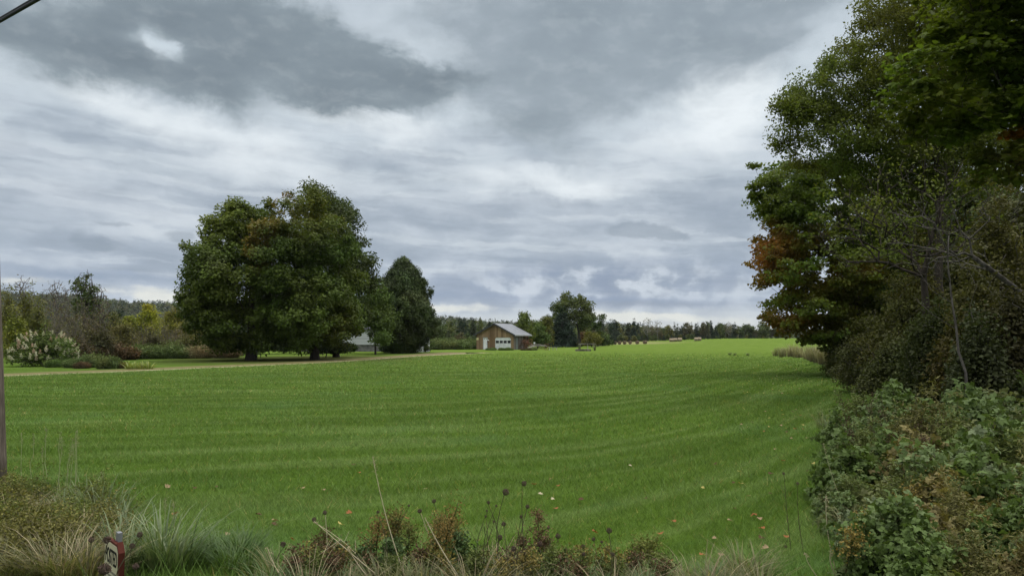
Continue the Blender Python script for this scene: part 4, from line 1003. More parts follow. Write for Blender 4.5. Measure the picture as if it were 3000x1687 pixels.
def cedar():
    Yc = 98.0; x, y, z = at(1180, 1030, Yc); b = (x, Yc, hz(x, Yc))
    s = mpp(Yc); rng = np.random.default_rng(55); root = thing('cedar_tree', 'dark columnar cedar with a pointed top at the right end of the farmhouse', 'tree', b)
    H = (1032 - 765) * s; n = 900
    f = rng.random(n) ** 1.15 * 0.985 + 0.012; ang = rng.random(n) * 2 * np.pi
    prof = np.interp(f, [0, 0.05, 0.12, 0.2, 0.45, 0.7, 0.88, 1.0], [0.22, 0.36, 0.66, 1.06, 1.0, 0.76, 0.48, 0.05]) * 92 * s
    rr = prof * (0.66 + 0.40 * rng.random(n) ** 2) * (1 + 0.12 * np.sin(ang * 4 + f * 11) + 0.07 * np.sin(ang * 9 - f * 25)); z = H * f
    C = np.stack((np.cos(ang) * rr, np.sin(ang) * rr, z + 0.03 * rr), 1); D = np.stack((np.cos(ang), np.sin(ang), 0.35 + 0 * ang), 1)
    A = np.stack((0 * z, 0 * z, np.maximum(0.1, z - 0.5 * rr)), 1)
    V, F = tubes(np.concatenate((A, [[0, 0, 0]])), np.concatenate((C, [[0, 0, H * .97]])), np.concatenate((np.full(n, 0.035), [0.28])), np.concatenate((np.full(n, 0.01), [0.03])), 5)
    mesh_obj('trunk', V, F, M_BARK, root, smooth_shade=True)
    P, N = clump_leaves(C, D, 95, 0.50 * (0.6 + 0.8 * rng.random(n)), 1.5, rng, 0.15, 0.8, 0.5)
    spin = np.cross(N, np.array((0, 0, 1.)) + 0.35 * rng.normal(size=P.shape)); spin = np.cross(spin, N) * 1.0
    V, F, T = leaves(P, N, 0.34 * (0.6 + 0.7 * rng.random(len(P))), tints(P, (0.036, 0.054, 0.018), rng, 0.3, 0.45, 0.7), T_FROND, rng)
    mesh_obj('crown', V, F, M_NEEDLE, root, tint=T)
cedar()

# ------------------------------------------------------------------ middle distance behind the garage and the field
def elm_and_spruce():
    Y = 172.0; x, y, z = at(1700, 1006, Y); b = (x, Y, hz(x, Y))
    lob = px_lobes([(1672, 905, 52, 42, 0, 4), (1705, 920, 35, 45, 0, 3), (1640, 930, 38, 40, 0, 3), (1725, 940, 18, 30, 0, 2), (1665, 880, 28, 20, 0, 3), (1618, 945, 16, 22, 0, 2)], Y)
    make_tree('elm_tree', 'spreading vase-shaped elm with open gaps behind the garage', 'tree', b, lob, at(1690, 930, Y), 0.38, 210, 60, 1.0, 0.42, (0.066, 0.088, 0.028), 201, flat=0.75, lo=0.3, rnd=0.8, seg=2.0)
    Y = 160.0; x, y, z = at(1648, 1012, Y); b = (x, Y, hz(x, Y))
    make_conifer('spruce_tree', 'big dark blue-green spruce in front of the elm', b, (1012 - 905) * mpp(Y), 3.9, 202, (0.018, 0.032, 0.022), n=420, per=26, needle=0.55, clump=0.75, shape=0.62, trunk_r=0.25)
    Y = 176.0; x, y, z = at(1752, 1008, Y); b = (x, Y, hz(x, Y))
    lob = px_lobes([(1760, 935, 14, 14, 0, 1.3), (1745, 950, 16, 22, 0, 1.6), (1768, 928, 8, 6, 0, .8), (1735, 932, 8, 8, 0, .8), (1748, 985, 18, 18, 0, 2)], Y)
    make_tree('leaning_tree', 'thin arching tree leaning right, next to the elm', 'tree', b, lob, at(1748, 955, Y), 0.14, 60, 34, 0.7, 0.42, (0.050, 0.074, 0.026), 203, flat=0.6, lo=0.1)
    for (px, pt, hw, yy, c, nm, lb, sd) in ((1535, 912, 22, 138, (0.075, 0.105, 0.025), 'poplar_tree', 'bright green upright poplar rising behind the garage roof', 204),
                                          (1575, 945, 30, 142, (0.062, 0.092, 0.026), 'bushy_tree', 'full bushy green tree filling the gap right of the garage', 205),
                                          (1598, 930, 18, 150, (0.085, 0.092, 0.026), 'bushy_tree', 'yellow-green tree touching the left side of the dark spruce', 206),
                                          (1706, 974, 8, 186, (0.105, 0.066, 0.034), 'red_bush', 'reddish-brown autumn bush under the elm', 207),
                                          (1733, 975, 24, 164, (0.095, 0.100, 0.020), 'bushy_tree', 'low yellow-green bush right of the reddish one', 208),
                                          (1765, 972, 20, 185, (0.052, 0.082, 0.026), 'bushy_tree', 'round green bush at the left end of the bale row', 209)):
        x, y, z = at(px, 1014, yy); s = mpp(yy); b = (x, yy, hz(x, yy)); hgt = 1012 - pt
        lob = px_lobes([(px, pt + hgt * 0.35, hw * 0.8, hgt * 0.34, 0, hw * s), (px - hw * .3, pt + hgt * 0.62, hw, hgt * 0.34, 0, hw * s), (px + hw * .4, pt + hgt * 0.68, hw * .9, hgt * 0.3, 0, hw * s), (px - hw * .3, pt + hgt * .12, hw * .25, hgt * .12, 0, hw * s * .3), (px + hw * .45, pt + hgt * .16, hw * .25, hgt * .12, 0, hw * s * .3)], yy)
        make_tree(nm, lb, 'tree' if 'tree' in nm else 'bush', b, lob, at(px, pt + hgt * .45, yy), 0.12, 90, 42, 0.75, 0.36, c, sd, flat=0.8, lo=0.3, rnd=0.8)
elm_and_spruce()

# prototypes for the far tree lines; each tree is a copy with its own size and turn
def protos():  # distance haze put into the leaf colours: lightened and greyed
    P = {}
    for k in range(3):
        P['spruce', k] = make_conifer('spruce_tree', '', (0, 0, 0), 10, 2.1, 300 + k, [(0.034, 0.052, 0.034), (0.042, 0.058, 0.036), (0.028, 0.044, 0.030)][k], n=150, per=14, needle=0.75, clump=0.7, shape=0.8)
    for k in range(2):
        P['fir', k] = make_conifer('fir_tree', '', (0, 0, 0), 10, 1.35, 310 + k, [(0.050, 0.066, 0.038), (0.060, 0.070, 0.042)][k], n=90, per=10, needle=0.65, clump=0.6, shape=0.6, ragged=0.6)
    cols = [(0.072, 0.092, 0.036), (0.100, 0.104, 0.034), (0.058, 0.082, 0.036), (0.082, 0.078, 0.046)]
    for k in range(4):
        lob = [((0, 0, 6.2), (2.2, 2.2, 3.0)), ((-1.1, 0.3, 4.2), (1.9, 1.9, 2.2)), ((1.2, -0.4, 4.6), (1.8, 1.8, 2.4)), ((0.2, 0.5, 8.3), (1.1, 1.1, 1.5)), ((0, 0, 2.5), (2.2, 2.2, 1.8))]
        P['maple', k] = make_tree('leafy_tree', '', 'tree', (0, 0, 0), lob, (0, 0, 6), 0.16, 85, 26, 0.95, 0.62, cols[k], 320 + k, flat=0.75, lo=0.3, rnd=0.8, seg=2)
    lob = [((0, 0, 7), (2.0, 2.0, 3.2)), ((-.5, 0, 5), (2, 2, 2.2))]
    P['bare', 0] = make_tree('bare_tree', '', 'tree', (0, 0, 0), lob, (0, 0, 7), 0.10, 70, 3, 0.8, 0.5, (0.10, 0.095, 0.05), 330, bark=M_BARK_PALE, tip=0.02, bare=120, seg=1.6)
    P['birch', 0] = make_tree('birch_tree', '', 'tree', (0, 0, 0), [((0, 0, 7.4), (1.3, 1.3, 2.6)), ((0, 0, 5), (1.5, 1.5, 2))], (0, 0, 8), 0.11, 60, 14, 0.7, 0.5, (0.075, 0.088, 0.03), 331, bark=M_BARK_PALE, lo=0.3)
    return P
PROTO = protos(); USED = set()
LAB = {'spruce': ('spruce_tree', 'dark pointed spruce'), 'fir': ('fir_tree', 'slim ragged fir'), 'maple': ('leafy_tree', 'rounded leafy tree'), 'bare': ('bare_tree', 'pale bare-branched tree'), 'birch': ('birch_tree', 'light-stemmed birch')}
def plant(kind, k, px, Y, top_py, rng, where, wscale=1.0, label=None, group=None):
    pr = PROTO[kind, k]; x, _, _ = at(px, 1000, Y); z = hz(x, Y); H = at(px, top_py, Y)[2] - z
    s = H / 10.0; sw = s * wscale; lb = label or (LAB[kind][1] + ' ' + where); gp = group or (LAB[kind][1] + 's ' + where)
    if (kind, k) not in USED:
        USED.add((kind, k)); o = pr; o.location = (x, Y, z); o.rotation_euler = (0, 0, rng.random() * 6.28); o.scale = (sw, sw, s); tag(o, lb, 'tree', gp); return o
    return copy_thing(pr, (x, Y, z), rng.random() * 6.28, (sw, sw, s), lb, gp)
def tree_lines():
    rng = np.random.default_rng(77)
    # behind the bales and along the far right edge of the field
    where = 'in the far wood edge behind the hay bales'
    def top(px): return np.interp(px, [1760, 1800, 1830, 1860, 1880, 1960, 2020, 2080, 2110, 2160, 2200, 2260], [948, 938, 950, 940, 950, 944, 947, 939, 945, 948, 947, 950])
    for (px, pt, kind, k, w, lb) in ((1802, 937, 'spruce', 0, 1.5, 'grey-green spruce with a thin spire above the left bales'), (1858, 938, 'spruce', 2, 0.95, 'tall dark square-topped pine rising above the bale row'),
                                 (1897, 934, 'bare', 0, 1.0, 'bare pale tree standing above the wood edge right of the tall pine'), (1927, 942, 'bare', 0, 1.0, 'second bare pale tree, just right of the first above the wood edge'),
                                 (1985, 948, 'fir', 0, 1.0, 'ragged slim fir above the far row of bales'), (2072, 945, 'fir', 1, 1.3, 'broad-topped fir over the right part of the wood edge'), (2136, 946, 'bare', 0, 0.9, 'white-stemmed bare tree near the right end of the wood edge'),
                                 (2192, 950, 'maple', 2, 1.5, 'broad round maple standing at the right end of the wood edge'), (2237, 944, 'maple', 0, 1.2, 'dark domed tree just left of the roadside trees'), (2275, 955, 'maple', 3, 1.3, 'brownish tree peeping out behind the roadside maple')):
        plant(kind, k, px, 300 + 8 * rng.random(), pt - 4, rng, where, w * 1.1, lb, 'distinct trees of the far wood edge')
    px = 1768.0
    while px < 2285:
        kind = rng.choice(['spruce', 'fir', 'maple', 'maple', 'birch'], p=[0.24, 0.30, 0.22, 0.16, 0.08]) if 1940 < px < 2160 else rng.choice(['spruce', 'fir', 'maple', 'birch'], p=[0.28, 0.14, 0.50, 0.08])
        k = int(rng.integers(0, {'spruce': 3, 'fir': 2, 'maple': 4, 'bare': 1, 'birch': 1}[kind]))
        plant(kind, k, px, 302 + 26 * rng.random(), top(px) - 4 + 30 * rng.random() ** 1.6, rng, where, 0.85 + .4 * rng.random())
        px += 4.6 + 4.2 * rng.random()
    px = 1772.0
    while px < 2285:          # shorter growth at the wood's foot
        kind = rng.choice(['spruce', 'maple']); k = int(rng.integers(0, 3))
        plant(kind, k, px, 292 + 8 * rng.random(), 976 + 10 * rng.random(), rng, where, 1.6)
        px += 9 + 6 * rng.random()
    # wood between the cedar and the elm, behind the garage
    where = 'in the wood behind the garage'
    for (px, pt, kind, k, w, lb) in ((1262, 932, 'maple', 0, 1.3, 'green broad tree right beside the dark cedar'), (1312, 966, 'spruce', 1, 1.6, 'low dark spruce with spreading boughs left of the garage'), (1290, 942, 'maple', 2, 1.1, 'green leafy tree between the cedar and the low spruce'),
                                 (1349, 927, 'spruce', 0, 1.1, 'tall dark spruce left of the garage roof'), (1360, 934, 'spruce', 2, 0.9, 'second tall spruce close to the right of the tallest'), (1387, 929, 'spruce', 1, 1.0, 'dark spruce just left of the garage gable'),
                                 (1347, 972, 'maple', 3, 1.6, 'round olive willow bush left of the garage'), (1408, 926, 'birch', 0, 0.5, 'thin forked tree top above the wood left of the garage')):
        plant(kind, k, px, 150 + 22 * rng.random() if pt > 940 else 185 + 10 * rng.random(), pt, rng, where, w, lb, 'distinct trees behind the garage')
    px = 1225.0
    while px < 1790:
        kind = rng.choice(['spruce', 'maple', 'fir', 'birch'], p=[0.40, 0.42, 0.10, 0.08]); k = int(rng.integers(0, {'spruce': 3, 'fir': 2, 'maple': 4, 'birch': 1}[kind]))
        if px > 1600 and kind == 'spruce' and rng.random() < .4: kind, k = 'maple', 1
        plant(kind, k, px, 205 + 50 * rng.random(), 934 + 34 * rng.random(), rng, where, 1.1)
        px += 6.5 + 5 * rng.random()
    px = 1250.0
    while px < 1620:
        plant('maple', int(rng.integers(0, 4)), px, 165 + 20 * rng.random(), 968 + 14 * rng.random(), rng, where, 1.4); px += 14 + 9 * rng.random()
    # valley trees at the far left, below the ridge
    where = 'in the valley wood beyond the scrub at left'
    px = -60.0
    while px < 620:
        kind = rng.choice(['spruce', 'maple', 'birch'], p=[0.15, 0.8, 0.05]); k = int(rng.integers(0, {'spruce': 3, 'maple': 4, 'birch': 1}[kind]))
        plant(kind, k, px, 175 + 60 * rng.random(), 925 + 28 * rng.random(), rng, where, 1.3); px += 11 + 7 * rng.random()
    for (px, pt, lb) in ((345, 898, 'small dark spruce rising out of the scrub left of the yellow willow'), (322, 905, 'slimmer dark spruce just left of the one by the yellow willow')):
        plant('spruce', 0, px, 130, pt, rng, where, 1.3, lb, 'spruces in the scrub')
tree_lines()
for (kk, o) in list(PROTO.items()):
    if kk not in USED:
        for c in list(o.children): bpy.data.objects.remove(c)
        bpy.data.objects.remove(o)
# ------------------------------------------------------------------ scrub, willows and alders at the left
def shrub(name, label, cat, base, spread, H, seed, stems=9, tips=160, twig=0.012, leaf=0.0, per=0, color=None, clump=0.5, group=None, bark=None, power=0.36, leafmat=None, top_wide=1.0, seg=0.7, flat=0.8,
          shape=None, template=T_DIAMOND, bare=0, spots=(), var=0.3, lowest=0.15, stem_k=4, wild=1.0):
    """many-stemmed bush: stems from the root fan out, twigs reach through the crown, leaves at the twigs"""
    rng = np.random.default_rng(seed); root = thing(name, label, cat, base, 0, group)
    sk_ = Skeleton([(0, 0, -0.1), (0, 0, 0.05)])
    for k in range(stems):
        a = rng.random() * 6.28; r = spread * (0.15 + 0.6 * rng.random()); h = H * (0.5 + 0.3 * rng.random()); b0 = np.array((math.cos(a), math.sin(a), 0)) * spread * 0.12 * rng.random()
        pts = [b0 + np.array((math.cos(a) * r * f ** 1.3, math.sin(a) * r * f ** 1.3, h * f)) + rng.normal(size=3) * 0.04 * H * 0.3 * f for f in np.linspace(0.12, 1, 6)]
        sk_.stem(pts, 1)
    n = tips + bare; u = rng.random(n) ** 0.8; a = rng.random(n) * 6.28; z = H * (lowest + (1 - lowest) * u)
    rad = spread * np.interp(z / H, [0, 0.35, 0.75, 1.0], [0.55, 1.0, 0.8 * top_wide, 0.25 * top_wide]) * np.sqrt(rng.random(n))
    ph = rng.random(3) * 6.28; lump = 1 + 0.22 * np.sin(2 * a + ph[0]) + 0.16 * np.sin(5 * a + ph[1]) + 0.12 * np.sin(3 * a + 7 * z / H + ph[2]); rad = rad * lump
    shoot = rng.random(n) < 0.10 * wild; z = np.where(shoot, z * (1.1 + 0.25 * rng.random(n)), z * (0.86 + 0.14 * np.sin(2 * a + ph[2])))
    C = np.stack((np.cos(a) * rad, np.sin(a) * rad, z * (1 - 0.12 * (rad / spread) ** 2)), 1)
    sk_.reach(C[np.argsort(C[:, 2])], rng, up=1.3, seg=seg, jit=0.16, first=2, sag=0.05, path=0.12)
    V, F = sk_.mesh(twig, power, None, stem_k, rmax=H * 0.016 + 0.02)
    mesh_obj('stems', V, F, bark or M_TWIG, root, smooth_shade=True)
    if per:
        C = C[rng.permutation(n)[:tips]]; D = C / (np.linalg.norm(C, axis=1, keepdims=True) + 1e-6)
        P, N = clump_leaves(C, D, per, clump * (0.6 + 0.7 * rng.random(len(C))), flat, rng, 0.55, 0.5, 0.7); P[:, 2] = np.maximum(P[:, 2], 0.03)
        V, F, T = leaves(P, N, leaf * (0.6 + 0.8 * rng.random(len(P))), tints(P + np.array(base), color, rng, var, 0.3, 0.7, spots), template, rng)
        mesh_obj('foliage', V, F, leafmat or M_LEAF, root, tint=T)
    return root
def left_scrub():
    rng = np.random.default_rng(91)
    def B(px, Y): x = at(px, 1000, Y)[0]; return (x, Y, hz(x, Y))
    def Hh(px, top, Y): return at(px, top, Y)[2] - hz(0, Y)
    # yellow-green willows
    for (px, top, hw, Y, c, lb) in ((432, 884, 46, 104, (0.175, 0.185, 0.022), 'bright yellow-green willow rounded above the scrub'), (505, 900, 50, 110, (0.125, 0.130, 0.026), 'duller yellow willow right of the bright one, by the maple'),
                                    (375, 925, 30, 102, (0.135, 0.150, 0.026), 'low yellow-green willow bush left of the bright willow'), (540, 950, 36, 96, (0.090, 0.095, 0.026), 'olive bush tucked under the left maple branches')):
        shrub('willow_bush', lb, 'bush', B(px, Y), hw * mpp(Y), Hh(px, top, Y), int(px), 8, 230, 0.014, 0.24, 34, c, 0.62, group='willows in the scrub', flat=0.9, wild=0.0)
    # tall thin trees standing out of the thicket
    for (px, top, hw, Y, lv, c, lb) in ((248, 790, 34, 74, 26, (0.046, 0.074, 0.022), 'half-leafed tree standing highest out of the left thicket'), (70, 805, 38, 80, 1, (0.10, 0.09, 0.06), 'bare wiry tree above the left thicket, far left'),
                                    (170, 818, 42, 78, 2, (0.075, 0.06, 0.04), 'bare bushy tree between the wiry one and the half-leafed one'), (292, 832, 26, 76, 2, (0.08, 0.07, 0.04), 'thin bare tree leaning right of the half-leafed tree')):
        s = mpp(Y); b = B(px, Y)
        lob = px_lobes([(px, top + 34, hw * 0.7, 34, 0, hw * s * .7), (px - hw * .35, top + 62, hw * 0.8, 34, 0, hw * s * .7), (px + hw * .4, top + 74, hw * .75, 34, 0, hw * s * .7), (px, top + 120, hw * .9, 50, 0, hw * s)], Y)
        make_tree('sparse_tree', lb, 'tree', b, lob, at(px, top + 90, Y), 0.11, 70 if lv > 5 else 40, lv, 0.55, 0.26, c, int(px) + 5, bark=M_TWIG, tip=0.020, power=0.38, bare=330, seg=0.7, jit=0.2, lo=0.1, flat=0.7)
    # grey leafless alder thicket
    for k, (px, top, hw, Y) in enumerate(((135, 868, 50, 70), (185, 880, 48, 66), (232, 878, 50, 68), (280, 900, 44, 70), (165, 930, 44, 62), (225, 945, 46, 62), (430, 950, 42, 80), (478, 945, 44, 84), (395, 965, 40, 82), (520, 960, 36, 86), (285, 950, 42, 70))):
        shrub('alder_bush', 'grey leafless alder bush in the tangled thicket at left', 'bush', B(px, Y), hw * mpp(Y), Hh(px, top, Y), 400 + k, 16, 420, 0.011, 0.13, 2, (0.10, 0.09, 0.05), 0.4, group='leafless alders in the left thicket', power=0.30, seg=0.6)
    # leafy olive and green bushes among them
    for k, (px, top, hw, Y, c, lb) in enumerate(((20, 862, 40, 76, (0.091, 0.105, 0.029), 'olive bush at the far left edge behind the hydrangea'), (78, 866, 36, 78, (0.107, 0.121, 0.026), 'yellowish-green bush above the hydrangea'),
            (108, 905, 34, 66, (0.086, 0.103, 0.029), 'dull green bush between hydrangea and grey alders'), (40, 930, 36, 62, (0.117, 0.132, 0.026), 'light olive bush directly behind the hydrangea'),
            (320, 915, 44, 82, (0.078, 0.092, 0.033), 'dull green bush right of the grey alders'), (360, 950, 44, 78, (0.086, 0.089, 0.033), 'brown-green bush in the middle of the left scrub'),
            (300, 975, 40, 66, (0.050, 0.054, 0.026), 'dark low bush under the dull green bushes'), (450, 985, 44, 74, (0.060, 0.060, 0.030), 'brownish low bush before the bright willow'), (215, 1000, 46, 60, (0.046, 0.044, 0.024), 'dark brown bush at the foot of the grey alders'),
            (250, 960, 40, 66, (0.052, 0.056, 0.026), 'dark olive bush behind the brown one'), (130, 1000, 40, 58, (0.058, 0.064, 0.026), 'dark green bush right behind the hydrangea flowers'), (555, 990, 40, 78, (0.070, 0.074, 0.028), 'faded olive bush left of the maple trunk'))):
        shrub('scrub_bush', lb, 'bush', B(px, Y), hw * mpp(Y), Hh(px, top, Y), 430 + k, 8, 190, 0.012, 0.19, 18, c, 0.55, group='leafy bushes in the left scrub', bare=90)
    # dried meadow growth in front of the thicket: brown, then goldenrod, then straw
    for k in range(64):
        px = 205 + 470 * rng.random(); q = (px - 205) / 470; gy = 1046 - 10 * q + 12 * rng.random(); x, y, z = ground_at(px, gy)
        if q > 0.72 and rng.random() < 0.6: c, lb, gp = (0.20, 0.165, 0.10), 'pale straw-coloured grass clump left of the maples', 'straw grass clumps'
        elif q > 0.35: c, lb, gp = (0.088, 0.098, 0.040), 'grey-green goldenrod clump along the lawn edge at left', 'goldenrod clumps along the lawn edge'
        else: c, lb, gp = (0.075, 0.055, 0.034), 'dark brown withered meadow clump under the alders', 'withered meadow clumps'
        o = weed_clump(lb, gp, (x, y, z), 0.9 + 0.8 * rng.random(), c, rng)
def meadow_protos():
    out = {}
    for key, c in (('straw', (0.22, 0.185, 0.11)), ('gold', (0.085, 0.112, 0.044)), ('brown', (0.080, 0.058, 0.036)), ('green', (0.075, 0.115, 0.035))):
        rng = np.random.default_rng(len(key) * 7); n = 520
        a = rng.random(n) * 6.28; r = 1.1 * np.sqrt(rng.random(n)); p = np.stack((np.cos(a) * r, np.sin(a) * r, np.zeros(n)), 1)
        h = (0.55 + 0.45 * rng.random(n)) * (1 - 0.35 * (r / 1.1) ** 2); ln = 0.22 * rng.normal(size=(n, 2))
        top = p + np.stack((ln[:, 0], ln[:, 1], h), 1)
        V, F = tubes(p, top, np.full(n, 0.012), np.full(n, 0.006), 3); T = np.repeat(np.repeat(np.array(c)[None] * (0.6 + 0.5 * rng.random((n, 1))), 6, 0), 1, 0)
        per = 16; f = 0.2 + 0.8 * rng.random((n, per, 1)); Q = (p[:, None] * (1 - f) + top[:, None] * f + 0.07 * rng.normal(size=(n, per, 3))).reshape(-1, 3); Q[:, 2] = np.maximum(Q[:, 2], 0.02)
        tn = tints(Q, c, rng, 0.35, 0.35, 1.2); lv = leaves(Q, rng.normal(size=Q.shape) + np.array((0, 0, .7)), 0.12 * (0.5 + rng.random(len(Q))), tn, T_LONG if key == 'straw' else T_DIAMOND, rng)
        V, F, T = join([(V, F, T), lv])
        o = mesh_obj('weed_clump', V, F, M_DRY, tint=T); out[key] = o
    return out
MEADOW = meadow_protos(); M_USED = set()
def weed_clump(label, group, loc, s, c, rng, key=None, cat='weeds', zs=1.0):
    key = key or min(MEADOW, key=lambda q: np.linalg.norm(np.array(c) - {'straw': (0.20, 0.165, 0.10), 'gold': (0.088, 0.098, 0.040), 'brown': (0.075, 0.055, 0.034), 'green': (0.075, 0.115, 0.035)}[q]))
    if key in M_USED: o = MEADOW[key].copy(); COL.objects.link(o)
    else: M_USED.add(key); o = MEADOW[key]
    o.location = loc; o.scale = (s, s, s * zs * (0.8 + 0.4 * rng.random())); o.rotation_euler = (0, 0, rng.random() * 6.28); return tag(o, label, cat, group)
left_scrub()
def hydrangea():
    x, y, z = ground_at(95, 1074); Y = y
    R = shrub('hydrangea_bush', 'big hydrangea bush covered in cream and pink flower cones by the drive', 'bush', (x, y + 1.2, z), 2.1, 2.35, 500, 14, 300, 0.010, 0.15, 26, (0.062, 0.098, 0.026), 0.42, flat=0.8, template=T_OVAL)
    rng = np.random.default_rng(501); parts = []; n = 92
    a = rng.random(n) * 6.28; u = rng.random(n); rr = 2.15 * np.sqrt(1 - (u * 0.93) ** 2) * (0.88 + 0.15 * rng.random(n)); zz = 0.35 + 1.95 * u
    for k in range(n):
        c0 = np.array((math.cos(a[k]) * rr[k], math.sin(a[k]) * rr[k], zz[k])); ax = np.array((math.cos(a[k]) * 0.5, math.sin(a[k]) * 0.5, 1.0)); ax /= np.linalg.norm(ax)
        m = 46; f = rng.random(m); d = rng.normal(size=(m, 3)); d -= (d @ ax)[:, None] * ax; d /= np.linalg.norm(d, axis=1, keepdims=True)
        P = c0 + ax * (f * 0.30)[:, None] + d * (0.085 * (1 - f) + 0.012)[:, None]
        col = np.array([(0.62, 0.58, 0.45), (0.52, 0.50, 0.34), (0.46, 0.32, 0.25), (0.55, 0.44, 0.35)][rng.choice(4, p=[.4, .25, .2, .15])])
        parts.append(leaves(P, d + 0.4 * ax + 0.3 * rng.normal(size=(m, 3)), 0.075, np.clip(col * (0.8 + 0.35 * rng.random((m, 1))), 0, 1), T_DIAMOND, rng))
    V, F, T = join(parts); mesh_obj('flower_cones', V, F, M_DRY, R, tint=T)
    for k, (px, py, s, key, lb) in enumerate(((185, 1072, 0.62, 'green', 'low grey-green perennial next to the hydrangea'), (215, 1077, 0.55, 'gold', 'faded perennial clump second from the hydrangea'), (268, 1076, 0.75, 'gold', 'rounded olive perennial clump in the middle of the flower bed'),
                                   (318, 1080, 0.62, 'gold', 'withered grey perennial clump right in the flower bed'), (345, 1079, 0.5, 'brown', 'brown seedy perennial at the right of the flower bed'), (155, 1076, 0.45, 'green', 'low green plant at the hydrangea foot'), (240, 1079, 0.42, 'brown', 'small brown plant between two olive clumps'))):
        x, y, z = ground_at(px, py); weed_clump(lb, 'perennials in the flower bed', (x, y, z), s * 0.95, (0, 0, 0), rng, key, 'flower clump', 1.25)
    # strappy day-lily leaves by the drive
    for px in (378, 398, 416, 438):
        x, y, z = ground_at(px, 1081.5); o = grass_tuft_obj(rng, 26, 0.55, 0.06, (0.15, 0.20, 0.03), (0.36, 0.36, 0.09), 0.75); o.name = 'daylily'; o.location = (x, y, z)
        tag(o, 'yellowing strap-leaved daylily clump at the edge of the drive', 'plant', 'yellowing daylilies by the drive')
def grass_tuft_obj(rng, n, H, wid, c0, c1, spread, seg=5, droop=0.5, mat=None):
    """arching blades from one root"""
    a = rng.random(n) * 6.28; r0 = spread * 0.35 * np.sqrt(rng.random(n)); h = H * (0.45 + 0.55 * rng.random(n)); out = spread * (0.35 + 0.9 * rng.random(n)) * h / H
    V = np.zeros((n, seg + 1, 2, 3)); t = np.linspace(0, 1, seg + 1)
    for s in range(seg + 1):
        rad = r0 + out * t[s] ** 1.6; z = h * (t[s] * (1 + droop) - droop * t[s] ** 2.6)
        b = a + 0.25 * np.sin(r0 * 90)
        px, py = np.cos(b) * rad, np.sin(b) * rad; w = wid * 0.5 * (1 - t[s]) ** 0.7 * (0.7 + 0.6 * rng.random(n) if s == 0 else 1.0) + 0.0004
        V[:, s, 0] = np.stack((px - np.sin(b) * w, py + np.cos(b) * w, z), 1); V[:, s, 1] = np.stack((px + np.sin(b) * w, py - np.cos(b) * w, z), 1)
    k = (seg + 1) * 2; q = np.array([(2 * s, 2 * s + 1, 2 * s + 3, 2 * s + 2) for s in range(seg)])
    F = (np.arange(n) * k)[:, None, None] + q[None]
    c = np.array(c0) + (np.array(c1) - np.array(c0)) * rng.random((n, 1)) ** 1.5
    c = c[:, None] * (0.65 + 0.5 * t[None, :, None]); T = np.repeat(c, 2, axis=1).reshape(-1, 3)
    return mesh_obj('grass_tuft', V.reshape(-1, 3), [F.reshape(-1, 4).astype(np.int32)], mat or M_BLADE, tint=T)
hydrangea()
